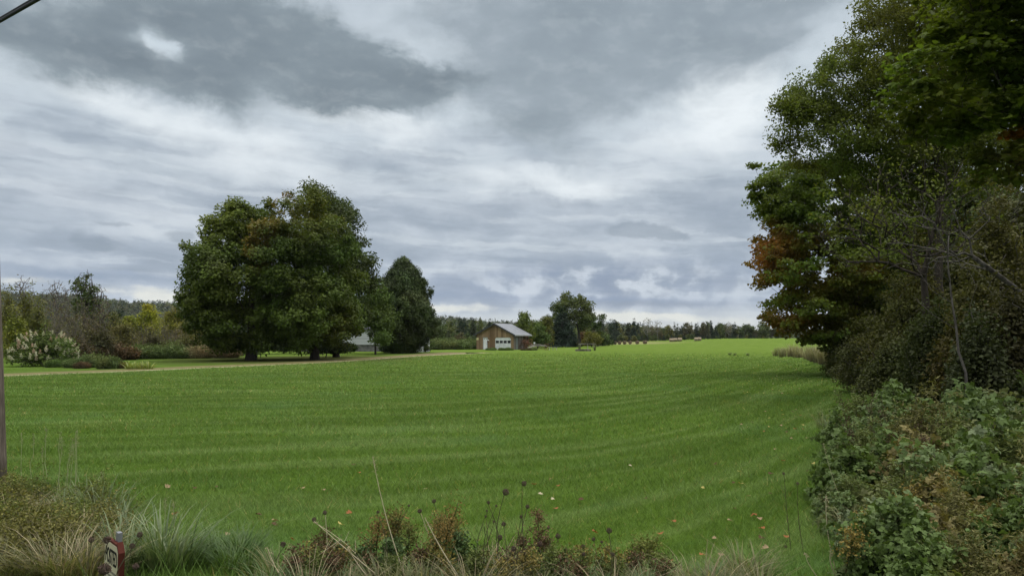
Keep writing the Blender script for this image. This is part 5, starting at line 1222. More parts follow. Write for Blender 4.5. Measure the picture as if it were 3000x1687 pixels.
def right_of_cedar():
    rng = np.random.default_rng(600)
    for k in range(20):
        px = 1242 + 150 * rng.random(); x, y, z = ground_at(px, 1024 - 4 * rng.random()); key = rng.choice(['gold', 'green', 'gold', 'gold'])
        weed_clump({'gold': 'grey-green goldenrod clump between the cedar and the garage', 'green': 'fresh green weed clump between the cedar and the garage', 'straw': 'pale dry grass clump between the cedar and the garage'}[key], 'weeds between cedar and garage', (x, y, z), 1.7, (0, 0, 0), rng, key)
    x, y, z = ground_at(1243, 1031); shrub('low_bush', 'low dark green bush at the corner of the white shed', 'bush', (x, y, z), 1.0, 1.1, 601, 7, 60, 0.012, 0.2, 26, (0.045, 0.070, 0.022), 0.35)
    for k in range(34):
        px = 1600 + 165 * rng.random(); x, y, z = ground_at(px, 1011.5 + 1.5 * rng.random()); key = rng.choice(['straw', 'straw', 'gold'])
        weed_clump('tall straw-coloured grass clump along the field edge under the elm' if key == 'straw' else 'dull green weed clump along the field edge under the elm', 'weeds along the far field edge', (x, y, z), 1.6, (0, 0, 0), rng, key)
    for k in range(16):      # weeds at the garage foot and round the rake
        px = rng.choice([1400 + 100 * rng.random(), 1515 + 60 * rng.random()]); x, y, z = ground_at(px, 1025.5 + 0.8 * rng.random())
        weed_clump('low green weeds growing at the foot of the garage' if px < 1508 else 'rank weeds growing through the old hay rake', 'weeds round the garage', (x, y, z), 0.42 if px < 1508 else 0.40, (0, 0, 0), rng, 'green' if px < 1508 else rng.choice(['gold', 'brown']))
    x, y, z = ground_at(1540, 1024); shrub('dead_vine', 'reddish-brown tangle of dead vine against the garage side wall', 'vine', (x, y + 1.2, z), 1.5, 1.9, 602, 12, 130, 0.012, 0.14, 10, (0.12, 0.062, 0.040), 0.3, leafmat=M_DRY)
    for px, lb in ((1697, 'drooping leafy stalks at the left leg of the long table'), (1742, 'drooping leafy stalks at the right leg of the long table')):
        x, y, z = ground_at(px, 1026.5); o = grass_tuft_obj(rng, 26, 1.15, 0.07, (0.07, 0.09, 0.03), (0.16, 0.16, 0.07), 0.55); o.name = 'corn_stalks'; o.location = (x, y - 0.5, z); tag(o, lb, 'plant')
    # long grass left standing along the right edge of the lawn
    tall = {}
    for k in range(64):
        px = 2262 + 175 * rng.random() ** 1.0; py = np.interp(px, [2262, 2350, 2440], [1043, 1047, 1078]) + 3 * rng.random() - 4 * rng.random(); x, y, z = ground_at(px, py)
        key = rng.choice(['pale', 'pale', 'dull']); q = (key, k % 2)
        if q not in tall: o = tall[q] = grass_tuft_obj(rng, 70, 1.5, 0.035, (0.12, 0.125, 0.05) if key == 'dull' else (0.20, 0.18, 0.09), (0.22, 0.21, 0.10) if key == 'dull' else (0.38, 0.33, 0.20), 0.75)
        else: o = tall[q].copy(); COL.objects.link(o)
        s_ = (0.55 + 0.5 * rng.random()) * (1.0 if px > 2300 else 0.75); o.location = (x, y, z); o.scale = (s_, s_, s_); o.rotation_euler = (0, 0, 6.28 * rng.random())
        o.name = 'tall_grass'; tag(o, 'standing clump of long %s grass at the right edge of the lawn' % ('pale' if key == 'pale' else 'dull green'), 'tall grass', 'long grass clumps at the lawn edge', 'thing')
    for px, py in ((2138, 1040), (2152, 1041), (2190, 1042)):
        x, y, z = ground_at(px, py); o = grass_tuft_obj(rng, 50, 0.8, 0.05, (0.075, 0.10, 0.03), (0.13, 0.16, 0.05), 0.9); o.location = (x, y, z); o.scale = (.55, .55, .5); tag(o, 'low rough grass tuft on the lawn short of the right-hand trees', 'grass', 'rough tufts on the lawn')
right_of_cedar()
M_BARK_MID = bark_mat('dull_bark', (0.035, 0.03, 0.026), (0.14, 0.125, 0.11), 16)
# ------------------------------------------------------------------ the tree row along the right edge
def right_trees():
    # roadside maple, green above, turning orange and red on its outer left boughs
    Y = 40.0; x, y, z = at(2520, 1060, Y); b = (x, Y, hz(x, Y))
    lob = px_lobes([(2300, 575, 95, 95, 0, 3.4), (2420, 560, 120, 100, 1, 3.4), (2330, 690, 100, 85, 0, 3.4), (2300, 790, 82, 75, -1, 3.0), (2420, 800, 130, 95, 0, 3.6), (2340, 900, 90, 62, -1, 3.0), (2450, 930, 120, 75, 0, 3.2),
                    (2225, 545, 42, 24, 0, 1.2), (2215, 490, 26, 14, 0, .8), (2240, 735, 30, 62, 0, 1.4), (2560, 720, 110, 170, 1, 3.2), (2560, 930, 90, 80, 0, 3), (2290, 950, 55, 32, -1, 2.0), (2420, 985, 75, 30, -1, 2.2)], Y)
    org = (0.44, 0.165, 0.028); red = (0.30, 0.115, 0.042)
    make_tree('maple_tree', 'roadside maple at right with outer boughs turned orange and red', 'tree', b, lob, at(2500, 700, Y), 0.24, 640, 120, 0.62, 0.155, (0.068, 0.100, 0.015), 701, leafmat=M_LEAF_THIN, flat=0.42, template=T_MAPLE, tip=0.007, lo=0.35, outw=0.4, rnd=0.45, var=0.3, patch=0.35, seg=0.9, csc=0.8,
              spots=[(at(2232, 745, Y), (0.75, 3, 1.75), red, 0.75), (at(2262, 760, Y), (1.3, 3, 2.0), org, 0.6), (at(2330, 720, Y), (1.5, 3, 1.0), (0.32, 0.18, 0.022), 0.75), (at(2290, 945, Y), (1.6, 3, 0.9), (0.36, 0.15, 0.035), 0.85),
                     (at(2370, 850, Y), (3.0, 3.5, 1.8), (0.19, 0.135, 0.018), 0.7), (at(2440, 960, Y), (3.0, 3, 1.4), (0.15, 0.125, 0.02), 0.7), (at(2275, 560, Y), (1.3, 3, 1.3), (0.085, 0.115, 0.022), 0.6), (at(2480, 800, Y), (2.0, 3, .8), (0.30, 0.16, 0.02), 0.65)])
    # tall fine-leaved tree whose top leaves the frame
    Y = 26.0; x, y, z = at(2760, 1120, Y); b = (x, Y, hz(x, Y))
    lob = px_lobes([(2390, 330, 100, 90, 0, 2.0), (2480, 250, 130, 110, 0, 2.4), (2600, 130, 120, 130, 0, 2.6), (2700, 0, 150, 150, 0, 2.6), (2440, 430, 140, 75, 0, 2.4), (2580, 380, 130, 120, 0, 2.4), (2720, 260, 150, 160, 0, 2.6),
                    (2290, 420, 55, 26, 0, .9), (2545, 40, 30, 50, 0, .8), (2430, 210, 40, 34, 0, .9), (2330, 300, 45, 45, 0, 1.0), (2800, 420, 150, 150, 1, 2.6), (2560, 500, 130, 80, 1, 2.2), (2700, 480, 130, 100, 1, 2.4), (2640, 600, 120, 80, 2, 2.2), (2850, 150, 150, 200, 1, 2.6)], Y)
    make_tree('apple_tree', 'tall roadside tree with small dull leaves reaching out of the top of the frame', 'tree', b, lob, at(2740, 120, Y), 0.19, 900, 150, 0.48, 0.092, (0.080, 0.100, 0.022), 702, leafmat=M_LEAF_THIN, flat=0.75, template=T_OVAL, tip=0.006, lo=0.25, rnd=0.9, outw=0.3, var=0.32, patch=0.3, seg=0.7, csc=0.9, bare=220,
              spots=[(at(2560, 90, Y), (1.4, 3, 1.6), (0.105, 0.105, 0.026), 0.6), (at(2400, 300, Y), (1.2, 3, 1.2), (0.08, 0.10, 0.03), 0.5)])
    # half-dead tree: a dark forked trunk and a cage of grey twigs
    Y = 19.5; x, y, z = at(2735, 1180, Y); b = (x, Y, hz(x, Y))
    lob = px_lobes([(2560, 600, 150, 90, 0, 1.4), (2680, 560, 150, 130, 0, 1.6), (2540, 720, 160, 80, 0, 1.4), (2700, 720, 130, 100, 0, 1.4), (2850, 600, 130, 150, 0, 1.4), (2450, 660, 80, 60, 0, 1.0)], Y)
    make_tree('dead_tree', 'half-dead tree with a dark forked trunk and a cage of bare grey twigs at right', 'tree', b, lob, at(2770, 540, Y), 0.15, 130, 10, 0.4, 0.09, (0.069, 0.091, 0.022), 703, leafmat=M_LEAF_THIN, template=T_OVAL, tip=0.005, power=0.46, lo=0.2, bare=620, seg=0.45, jit=0.28, lean=(-0.35, 0), csc=1.0)
    sk_ = None
    # foreground maple hanging in from the right
    Y = 12.5; b = (12.4, 13.4, hz(12.4, 13.4))
    lob = px_lobes([(2760, 210, 130, 55, 0, 1.0), (2720, 320, 115, 50, 0, 0.9), (2860, 60, 130, 90, 0, 1.2), (2950, 190, 110, 100, 0, 1.2), (2800, 390, 110, 40, 0, 0.9), (2930, 330, 120, 60, 0, 1.1), (3050, 60, 120, 150, 0, 1.3), (2960, 480, 80, 60, 0, 0.9),
                    (2670, 270, 60, 28, 0, .6), (2780, 120, 60, 50, 0, .9), (3080, 300, 120, 200, 0, 1.2), (3100, -100, 260, 160, 0, 2.0), (2900, -80, 200, 90, 0, 1.6)], Y)
    make_tree('maple_tree', 'near maple hanging leafy boughs into the top right corner', 'tree', b, lob, (12.0, 13.2, 6.5), 0.20, 420, 62, 0.34, 0.105, (0.065, 0.098, 0.014), 704, leafmat=M_LEAF_THIN, flat=0.30, template=T_MAPLE, tip=0.005, lo=0.1, rnd=0.35, outw=0.15, up=0.8, var=0.28, patch=0.3, seg=0.6, csc=1.2,
              spots=[(at(2850, 8, Y), (0.20, 1, 0.10), (0.42, 0.15, 0.02), 1.0), (at(2955, 400, Y), (0.16, 1, 0.12), (0.42, 0.12, 0.02), 1.0), (at(2990, 395, Y), (0.18, 1, 0.14), (0.45, 0.13, 0.02), 1.0), (at(2700, 330, Y), (.8, 2, .4), (0.095, 0.10, 0.014), .6), (at(2960, 480, Y), (.6, 2, .5), (0.10, 0.075, 0.02), .7)])
    # old leaning trunk
    Y = 14.5; p0 = np.array(at(3030, 930, Y)); p1 = np.array(at(2848, 752, Y)); d = p0 - p1; foot = p0 + d * ((p0[2] - hz(p0[0], Y)) / -d[2]) ; foot[2] = hz(foot[0], Y)
    R = thing('leaning_tree', 'grey dead trunk leaning left out of the right edge of the frame', 'tree', tuple(foot)); q = MB()
    pts = [foot + (p1 - foot) * f + np.array((0, 0, 0.25 * math.sin(f * 3.1))) for f in np.linspace(0, 1, 9)]
    q.tube([p - foot for p in pts], np.linspace(0.10, 0.04, 9), 10); top = pts[-1] - foot
    rng = np.random.default_rng(705); sk2 = Skeleton([pts[5] - foot, pts[6] - foot, pts[7] - foot, top])
    tg = top + np.stack((-1.4 + 2.0 * rng.random(70), 1.2 * rng.normal(size=70) * .6, -0.4 + 1.7 * rng.random(70)), 1); sk2.reach(tg, rng, seg=0.35, jit=0.3, first=1)
    V, F = sk2.mesh(0.006, 0.45, None, 4, rmax=0.05); nb = sum(len(v) for v in q.v); q.add(V, []); q.f += [[int(i) + nb for i in f] for f in F[0]]
    q.build('trunk', M_BARK_MID, R, smooth_shade=True)
    # thin sapling with peeling pale bark
    Y = 12.6; pts = [at(a, c, Y) for a, c in ((2836, 1190), (2829, 1090), (2808, 1030), (2802, 965), (2790, 890), (2783, 830), (2776, 760), (2780, 690))]
    gz = hz(pts[0][0], Y); pts = [(pts[0][0] + .02, Y, gz)] + pts
    R = thing('sapling', 'thin crooked sapling with flaking pale bark standing before the dark undergrowth', 'tree', pts[0]); q = MB()
    q.tube([np.array(p) - np.array(pts[0]) for p in pts], np.linspace(0.026, 0.010, len(pts)), 8)
    for k in range(7):
        i = 4 + k % 4; p = np.array(pts[i]) - np.array(pts[0]); a = rng.random() * 6.28; L = 0.3 + 0.4 * rng.random()
        q.tube([p, p + np.array((math.cos(a) * L * .5, math.sin(a) * L * .5, 0.25)), p + np.array((math.cos(a) * L, math.sin(a) * L, 0.4 + .4 * rng.random()))], [0.006, 0.004, 0.002], 4)
    q.build('trunk', M_BARK_MID, R, smooth_shade=True)
    # undergrowth and woods behind: dark bushes, then trees closing the view
    rng = np.random.default_rng(706)
    for k, (px, top, hw, Y, c, lb) in enumerate(((2560, 960, 120, 27, (0.050, 0.058, 0.020), 'dark low bush under the boughs of the roadside maple'), (2660, 880, 110, 24, (0.052, 0.055, 0.016), 'dark olive bush left of the crooked sapling'),
            (2740, 930, 110, 19, (0.040, 0.052, 0.018), 'dense dark bush behind the crooked sapling'), (2860, 840, 110, 17, (0.056, 0.054, 0.018), 'brown-tinged bush under the leaning trunk'), (2960, 900, 110, 14.5, (0.048, 0.046, 0.020), 'dark bush at the right edge under the leaning trunk'),
            (2930, 640, 100, 18, (0.060, 0.056, 0.018), 'tall brownish bush at the right edge above the leaning trunk'), (2620, 1020, 90, 21, (0.048, 0.056, 0.020), 'low dark bush at the lawn edge by the shade'), (2870, 1010, 90, 14, (0.034, 0.044, 0.018), 'low shaded bush right of the sapling foot'),
            (2530, 1030, 55, 31, (0.085, 0.082, 0.040), 'pale weedy bush at the shaded corner of the lawn'), (2700, 760, 110, 25, (0.066, 0.062, 0.015), 'yellow-brown bush behind the half-dead tree'), (2480, 985, 60, 37, (0.050, 0.055, 0.018), 'low bush under the orange boughs'))):
        x = at(px, 1000, Y)[0]; z = hz(x, Y)
        shrub('undergrowth_bush', lb, 'bush', (x, Y, z), hw * mpp(Y), max(0.7, at(px, top, Y)[2] - z), 720 + k, 10, 330, 0.006, 0.078, 74, c, 0.36, group='undergrowth under the roadside trees', bare=140, template=T_OVAL, seg=0.5, lowest=0.08, flat=0.7)
    for k, (px, top, hw, Y, c) in enumerate(((2700, 330, 150, 46, (0.050, 0.074, 0.022)), (2860, 280, 160, 40, (0.048, 0.070, 0.022)), (2560, 620, 120, 48, (0.050, 0.074, 0.020)), (2680, 560, 150, 52, (0.046, 0.066, 0.020)), (2850, 500, 150, 44, (0.056, 0.062, 0.016)), (2960, 560, 130, 34, (0.048, 0.058, 0.018)), (2620, 800, 140, 58, (0.045, 0.060, 0.020)), (2800, 780, 150, 36, (0.040, 0.050, 0.017)), (3080, 500, 160, 30, (0.046, 0.056, 0.018)), (2980, 820, 140, 28, (0.040, 0.046, 0.016)))):
        s = mpp(Y); x = at(px, 1000, Y)[0]; b = (x, Y, hz(x, Y)); bot = 1010
        h = bot - top
        lob = px_lobes([(px, top + h * .28, hw * .75, h * .28, 0, hw * s * .8), (px - hw * .4, top + h * .55, hw * .8, h * .3, 0, hw * s * .8), (px + hw * .4, top + h * .6, hw * .8, h * .3, 0, hw * s * .8), (px, top + h * .82, hw, h * .2, 0, hw * s)], Y)
        make_tree('woodland_tree', ('tall green tree behind the half-dead tree, its top among the fine-leaved boughs', 'tall tree deep behind the near hanging maple boughs', 'green tree filling the gap behind the roadside maple', 'leafy tree closing the view behind the half-dead tree', 'olive tree deep behind the leaning trunk', 'shaded tree behind the bushes at the right edge', 'low-branched tree behind the orange maple boughs', 'dark tree behind the crooked sapling', 'dark tree beyond the right edge of the frame', 'low dark tree filling the shade at the right edge')[k], 'tree', b, lob, at(px, top + h * .4, Y), 0.17,
                  300, 70, 0.75, 0.19, c, 740 + k, flat=0.55, template=T_MAPLE, lo=0.3, group='woodland trees behind the roadside row', rnd=0.6)
right_trees()
M_STALK_GREEN = plain_mat('green_straw', (0.30, 0.31, 0.16), 0.8, 0.1, var=0.15, bs=0)
M_STALK = plain_mat('brown_stalk', (0.085, 0.075, 0.042), 0.8, 0.1, bs=0)
M_STALK_PALE = plain_mat('pale_straw', (0.42, 0.36, 0.23), 0.8, 0.1, var=0.15, bs=0)
# ------------------------------------------------------------------ foreground: thicket, weeds, grasses, fallen leaves
def bramble_protos():
    out = []
    pal = [(0.078, 0.108, 0.044), (0.092, 0.115, 0.064), (0.062, 0.092, 0.028), (0.105, 0.088, 0.036), (0.080, 0.088, 0.038)]
    for k, c in enumerate(pal):
        o = shrub('raspberry_bush', '', 'bush', (0, 0, 0), 0.62, 0.95, 800 + k, 8, 150, 0.0030, 0.086, 12, c, 0.15, template=T_TRI, flat=0.6, seg=0.3, lowest=0.12, power=0.25, var=0.28, bark=M_STALK, leafmat=M_LEAF,
                  spots=[((0.2, -.3, .5), (.3, .3, .3), (0.17, 0.115, 0.03), .5)] if k in (0, 2) else ())
        out.append(o)
    for k, c in enumerate([(0.078, 0.094, 0.032), (0.092, 0.088, 0.034)]):
        out.append(shrub('goldenrod_bush', '', 'bush', (0, 0, 0), 0.55, 1.0, 815 + k, 10, 240, 0.0022, 0.060, 17, c, 0.11, template=T_LONG, flat=0.9, seg=0.25, lowest=0.1, power=0.22, var=0.35, bark=M_STALK, leafmat=M_LEAF))
    return out
def thicket():
    rng = np.random.default_rng(810); pr = bramble_protos(); used = set()
    names = ['green raspberry bush', 'silvery grey-green raspberry bush', 'deep green raspberry bush', 'browning raspberry bush', 'dull olive raspberry bush', 'narrow-leaved goldenrod bush', 'tawny narrow-leaved goldenrod bush']
    spots = []
    yy_ = [4.5]
    while yy_[-1] < 13.2: yy_.append(yy_[-1] + 0.36 + 0.045 * (yy_[-1] - 4.5))
    for y in yy_:
        x0 = 0.36 * y + 0.80 + (0.5 if y > 9 else 0.0)
        if y < 6: x0 = 0.36 * y + 0.95
        x = x0
        while x < 0.74 * y + 0.9: spots.append((x, y)); x += (0.40 + 0.035 * (y - 4.5)) * (1 + 0.25 * rng.random())
    for (x, y) in spots:
        x += 0.14 * rng.normal(); y += 0.14 * rng.normal()
        ratio = x / y
        w = np.array([0.28, 0.27, 0.18, 0.04, 0.08, 0.11, 0.04])
        if y < 6.0: w = np.array([0.22, 0.16, 0.18, 0.07, 0.12, 0.18, 0.07])
        if ratio > 0.62: w = np.array([0.28, 0.08, 0.30, 0.05, 0.13, 0.10, 0.06])
        k = int(rng.choice(7, p=w / w.sum()))
        edge = smooth((x - 0.36 * y - 0.3) / 1.2)
        s = (0.62 + 0.38 * edge) * (0.66 + 0.62 * rng.random()) * float(np.interp(y, [4.5, 7, 11], [0.58, 0.78, 1.0])); where = 'in the front of the roadside thicket' if y < 7 else ('in the middle of the roadside thicket' if y < 10 else 'at the back of the roadside thicket below the dark trees')
        lb, gp = names[k] + ' ' + where, names[k] + 'es ' + where
        z = hz(x, y) - 0.03
        if k in used: copy_thing(pr[k], (x, y, z), rng.random() * 6.28, s, lb, gp)
        else: used.add(k); o = pr[k]; o.location = (x, y, z); o.scale = (s, s, s); tag(o, lb, 'bush', gp)
    rim = [grass_tuft_obj(rng, 46, 0.42, 0.010, c0, c1, 0.45) for c0, c1 in (((0.06, 0.10, 0.025), (0.14, 0.18, 0.06)), ((0.085, 0.085, 0.03), (0.22, 0.19, 0.09)))]
    for k in range(54):
        y = 5.2 + 12 * rng.random() ** 1.3; x = 0.36 * y + 0.55 + 0.5 * rng.random() + (0.03 * (y - 5)); o = rim[k % 2] if k < 2 else rim[k % 2].copy()
        if k >= 2: COL.objects.link(o)
        s = 0.5 + 0.6 * rng.random(); o.location = (x, y, hz(x, y) - .01); o.scale = (s, s, s); o.rotation_euler = (0, 0, rng.random() * 6.28)
        tag(o, ('green', 'bleached')[k % 2] + ' rough grass clump along the ragged edge of the thicket', 'grass', 'rough grass along the thicket edge')
    # dead brown stalks, goldenrod sprays and a yellow-flowered plant in it
    for k, (px, py, Y, H) in enumerate(((2500, 1155, 9.6, 1.15), (2535, 1150, 9.8, 1.2), (2610, 1160, 9.4, 1.25), (2480, 1195, 9.0, .9), (2640, 1150, 10.2, 1.2), (2740, 1240, 8.2, 1.1))):
        top = at(px, py, Y); z = hz(top[0], Y); spray('dead brown dock stalk standing out of the thicket', 'brown dock stalks', (top[0], Y, z), top[2] - z, 0.20, (0.055, 0.034, 0.024), rng, 110, 0.038, 'dock_stalk')
    for k, (px, py, Y) in enumerate(((2560, 1490, 5.6), (2590, 1500, 5.5), (2470, 1540, 5.3), (2780, 1390, 6.4), (2740, 1370, 6.8), (2640, 1420, 6.2), (2900, 1490, 5.8))):
        top = at(px, py, Y); z = hz(top[0], Y); spray('tawny goldenrod gone to seed in the thicket', 'seedy goldenrod in the thicket', (top[0], Y, z), top[2] - z, 0.26, (0.15, 0.11, 0.03), rng, 210, 0.035, 'goldenrod')
    for (px, py) in ((2798, 1652), (2762, 1676), (2785, 1680)):
        Y = 4.9; top = at(px, py, Y); z = hz(top[0], Y); spray('small plant with bright yellow flowers at the front of the thicket', 'yellow-flowered plants', (top[0], Y, z), top[2] - z, 0.10, (0.60, 0.42, 0.02), rng, 40, 0.022, 'yellow_flower')
def spray(label, group, base, H, wid, color, rng, n, ls, name, cat='weed', green=None):
    """an upright weed: stem, side sprays, seed or flower clusters"""
    R = thing(name, label, cat, base, rng.random() * 6.28, group); q = []; lean = 0.12 * rng.normal(size=2)
    tip = np.array((lean[0] * H, lean[1] * H, H)); m = 7
    t = np.linspace(0, 1, m); S0 = np.stack((lean[0] * H * t ** 1.7, lean[1] * H * t ** 1.7, H * t), 1)
    A, B_, ra, rb = [S0[:-1]], [S0[1:]], [np.linspace(0.006, 0.003, m - 1)], [np.linspace(0.0055, 0.0025, m - 1)]
    k = 16; f = 0.45 + 0.55 * rng.random(k); a = rng.random(k) * 6.28; p0 = np.stack((lean[0] * H * f ** 1.7, lean[1] * H * f ** 1.7, H * f), 1)
    L = wid * (0.4 + 0.6 * rng.random(k)) * (1.25 - f); p1 = p0 + np.stack((np.cos(a) * L, np.sin(a) * L, 0.55 * L + 0.25 * (1 - f) * wid), 1)
    A.append(p0); B_.append(p1); ra.append(np.full(k, 0.003)); rb.append(np.full(k, 0.0015))
    V, F = tubes(np.concatenate(A), np.concatenate(B_), np.concatenate(ra), np.concatenate(rb), 4)
    sc_ = np.array(green if green else (0.085, 0.078, 0.035)); mesh_obj('stem', V, F, M_DRY, R, tint=np.repeat(sc_[None], len(V), 0))
    n = int(n * 1.9); ls = ls * 0.55; u = rng.random((n, 1)); j = rng.integers(0, k, n); P = p0[j] * (1 - u) + p1[j] * u + 0.12 * wid * rng.normal(size=(n, 3))
    c = np.array(color) * 1.5 * (0.6 + 0.7 * rng.random((n, 1)))
    V, F, T = leaves(P, rng.normal(size=(n, 3)), ls * (0.6 + 0.8 * rng.random(n)), c, T_DIAMOND, rng); mesh_obj('seed_sprays' if name != 'yellow_flower' else 'blossoms', V, F, M_DRY, R, tint=T)
    nl = 46; fz = 0.12 + 0.6 * rng.random(nl); P = np.stack((lean[0] * H * fz ** 1.7, lean[1] * H * fz ** 1.7, H * fz), 1); a = rng.random(nl) * 6.28; D = np.stack((np.cos(a), np.sin(a), 0.2 + 0 * a), 1)
    Nn = np.array((0, 0, 1.)) - 0.3 * D; c = (np.array(green) if green else np.array((0.095, 0.105, 0.035))) * (0.7 + 0.7 * rng.random((nl, 1)))
    V, F, T = leaves(P, Nn, 0.052 * (0.6 + 0.7 * rng.random(nl)), c, T_LONG, rng, spin=np.cross(D, Nn)); mesh_obj('leaves', V, F, M_LEAF, R, tint=T)
    return R
thicket()

def wild_carrot():
    """dried wild carrot: curled bird's-nest seed heads on wiry stalks"""
    rng = np.random.default_rng(830); n = 26
    V = []; F = []; T = []; parts = []
    a = np.linspace(0, 2 * np.pi, n, endpoint=False) + 0.1 * rng.normal(size=n); w = 0.020 * (0.6 + 0.5 * rng.random(n))
    for t0, t1 in ((0, .35), (.35, .7), (.7, 1)):
        def pt(t): r = w * np.sin(np.pi * (0.08 + 0.80 * t)) * 1.15; zz = 0.040 * t; return np.stack((np.cos(a) * r, np.sin(a) * r, zz + 0 * a), 1)
        v, f = tubes(pt(t0), pt(t1), np.full(n, 0.0013), np.full(n, 0.0012), 4); parts.append((v, f, np.repeat(np.array([(0.10, 0.070, 0.055)]), len(v), 0)))
    m = 110; aa = rng.random(m) * 6.28; tt = 0.35 + 0.75 * rng.random(m); r = 0.019 * np.sin(np.pi * (0.08 + 0.8 * np.minimum(tt, 1))) * (0.7 + 0.5 * rng.random(m))
    P = np.stack((np.cos(aa) * r, np.sin(aa) * r, 0.040 * tt), 1); c = np.array((0.135, 0.090, 0.075)) * (0.4 + 0.9 * rng.random((m, 1)))
    parts.append(leaves(P, rng.normal(size=(m, 3)), 0.0085, c, T_DIAMOND, rng)); V, F, T = join(parts)
    head_me = mesh_obj('seed_head', V, F, M_DRY, tint=T)
    heads = [(1530, 1421, 1.15, 'tallest'), (1477, 1449, 1.5, 'large-headed'), (1431, 1476, .75, ''), (1544, 1489, .9, ''), (1453, 1484, .55, ''), (1272, 1473, 1.0, ''), (1199, 1483, .6, ''), (1104, 1502, .7, ''), (1232, 1501, 1.0, 'pale-stemmed'), (953, 1507, 1.05, ''), (918, 1527, 1.05, ''), (834, 1598, 1.25, ''), (997, 1631, 1.5, ''), (911, 1626, 1.7, ''),
             (1527, 1515, .75, ''), (1446, 1530, .6, ''), (1477, 1540, 1.0, ''), (1607, 1549, .8, ''), (1467, 1580, 1.3, ''), (1635, 1577, 1.2, ''), (1579, 1600, 1.2, ''), (1507, 1612, 1.1, ''), (1709, 1605, .9, ''), (1740, 1584, .8, ''), (1784, 1561, 1.2, ''), (1709, 1628, .9, ''), (1796, 1628, .9, ''), (1762, 1590, .6, ''), (1428, 1498, .6, ''), (1423, 1515, .6, ''), (1658, 1640, .8, ''), (1560, 1640, .9, ''),
             (316, 1588, 1.6, ''), (385, 1605, 1.4, ''), (268, 1588, 1.3, ''), (303, 1682, 2.4, ''), (413, 1571, 1.3, ''), (398, 1668, 1.5, ''), (2297, 1390, .8, ''), (2337, 1420, .9, ''), (2302, 1605, .9, '')]
    first = True
    for (px, py, s, how) in heads:
        s = s * (0.70 if px > 420 else 0.52)
        near = px < 420
        Y = (3.55 + 0.25 * rng.random()) if near and s > 0.8 else ((4.0 + .15 * rng.random()) if near else (5.0 + 0.9 * rng.random() if px < 2000 else 6.9))
        h = np.array(at(px, py, Y)); gx_, gy_ = h[0] + 0.10 * rng.normal() + (0.16 if 900 < px < 960 or px == 1232 else 0), Y + 0.12 * rng.random(); gz = hz(gx_, gy_)
        where = 'beside the posted sign' if near else ('left of the thicket' if px > 2000 else ('right in the roadside weeds' if px > 1650 else ('mid roadside weeds' if px > 1380 else ('among the rust-brown weeds' if px > 1050 else 'left in the roadside weeds'))))
        R = thing('wild_carrot', '%sdried brown wild carrot head on its stalk %s' % (how + ' ' if how else '', where), 'dried flower', (gx_, gy_, gz), 0, 'dried wild carrots ' + where)
        loc = h - np.array((gx_, gy_, gz)); bend = np.array((0.05 * rng.normal(), 0.03 * rng.normal(), 0))
        pts = [loc * f + bend * math.sin(f * 3.14) for f in np.linspace(0, 1, 7)]
        q = MB(); q.tube(pts, np.linspace(0.0042, 0.0020, 7) * (0.8 + .2 * s), 5)
        for b in range(3):
            i = 2 + b; p = pts[i]; aa = rng.random() * 6.28; L = 0.06 + .07 * rng.random(); q.tube([p, p + np.array((math.cos(aa) * L * .5, math.sin(aa) * L * .5, L * .9))], [0.002, 0.0012], 4)
        q.build('stem', M_STALK_PALE if how == 'pale-stemmed' or 900 < px < 960 else M_STALK, R)
        o = head_me if first else head_me.copy()
        if not first: COL.objects.link(o)
        first = False
        o.parent = R; o.location = loc; o.scale = (s, s, s * 0.95); o.rotation_euler = (0.3 * rng.normal(), 0.3 * rng.normal(), rng.random() * 6.28)
wild_carrot()

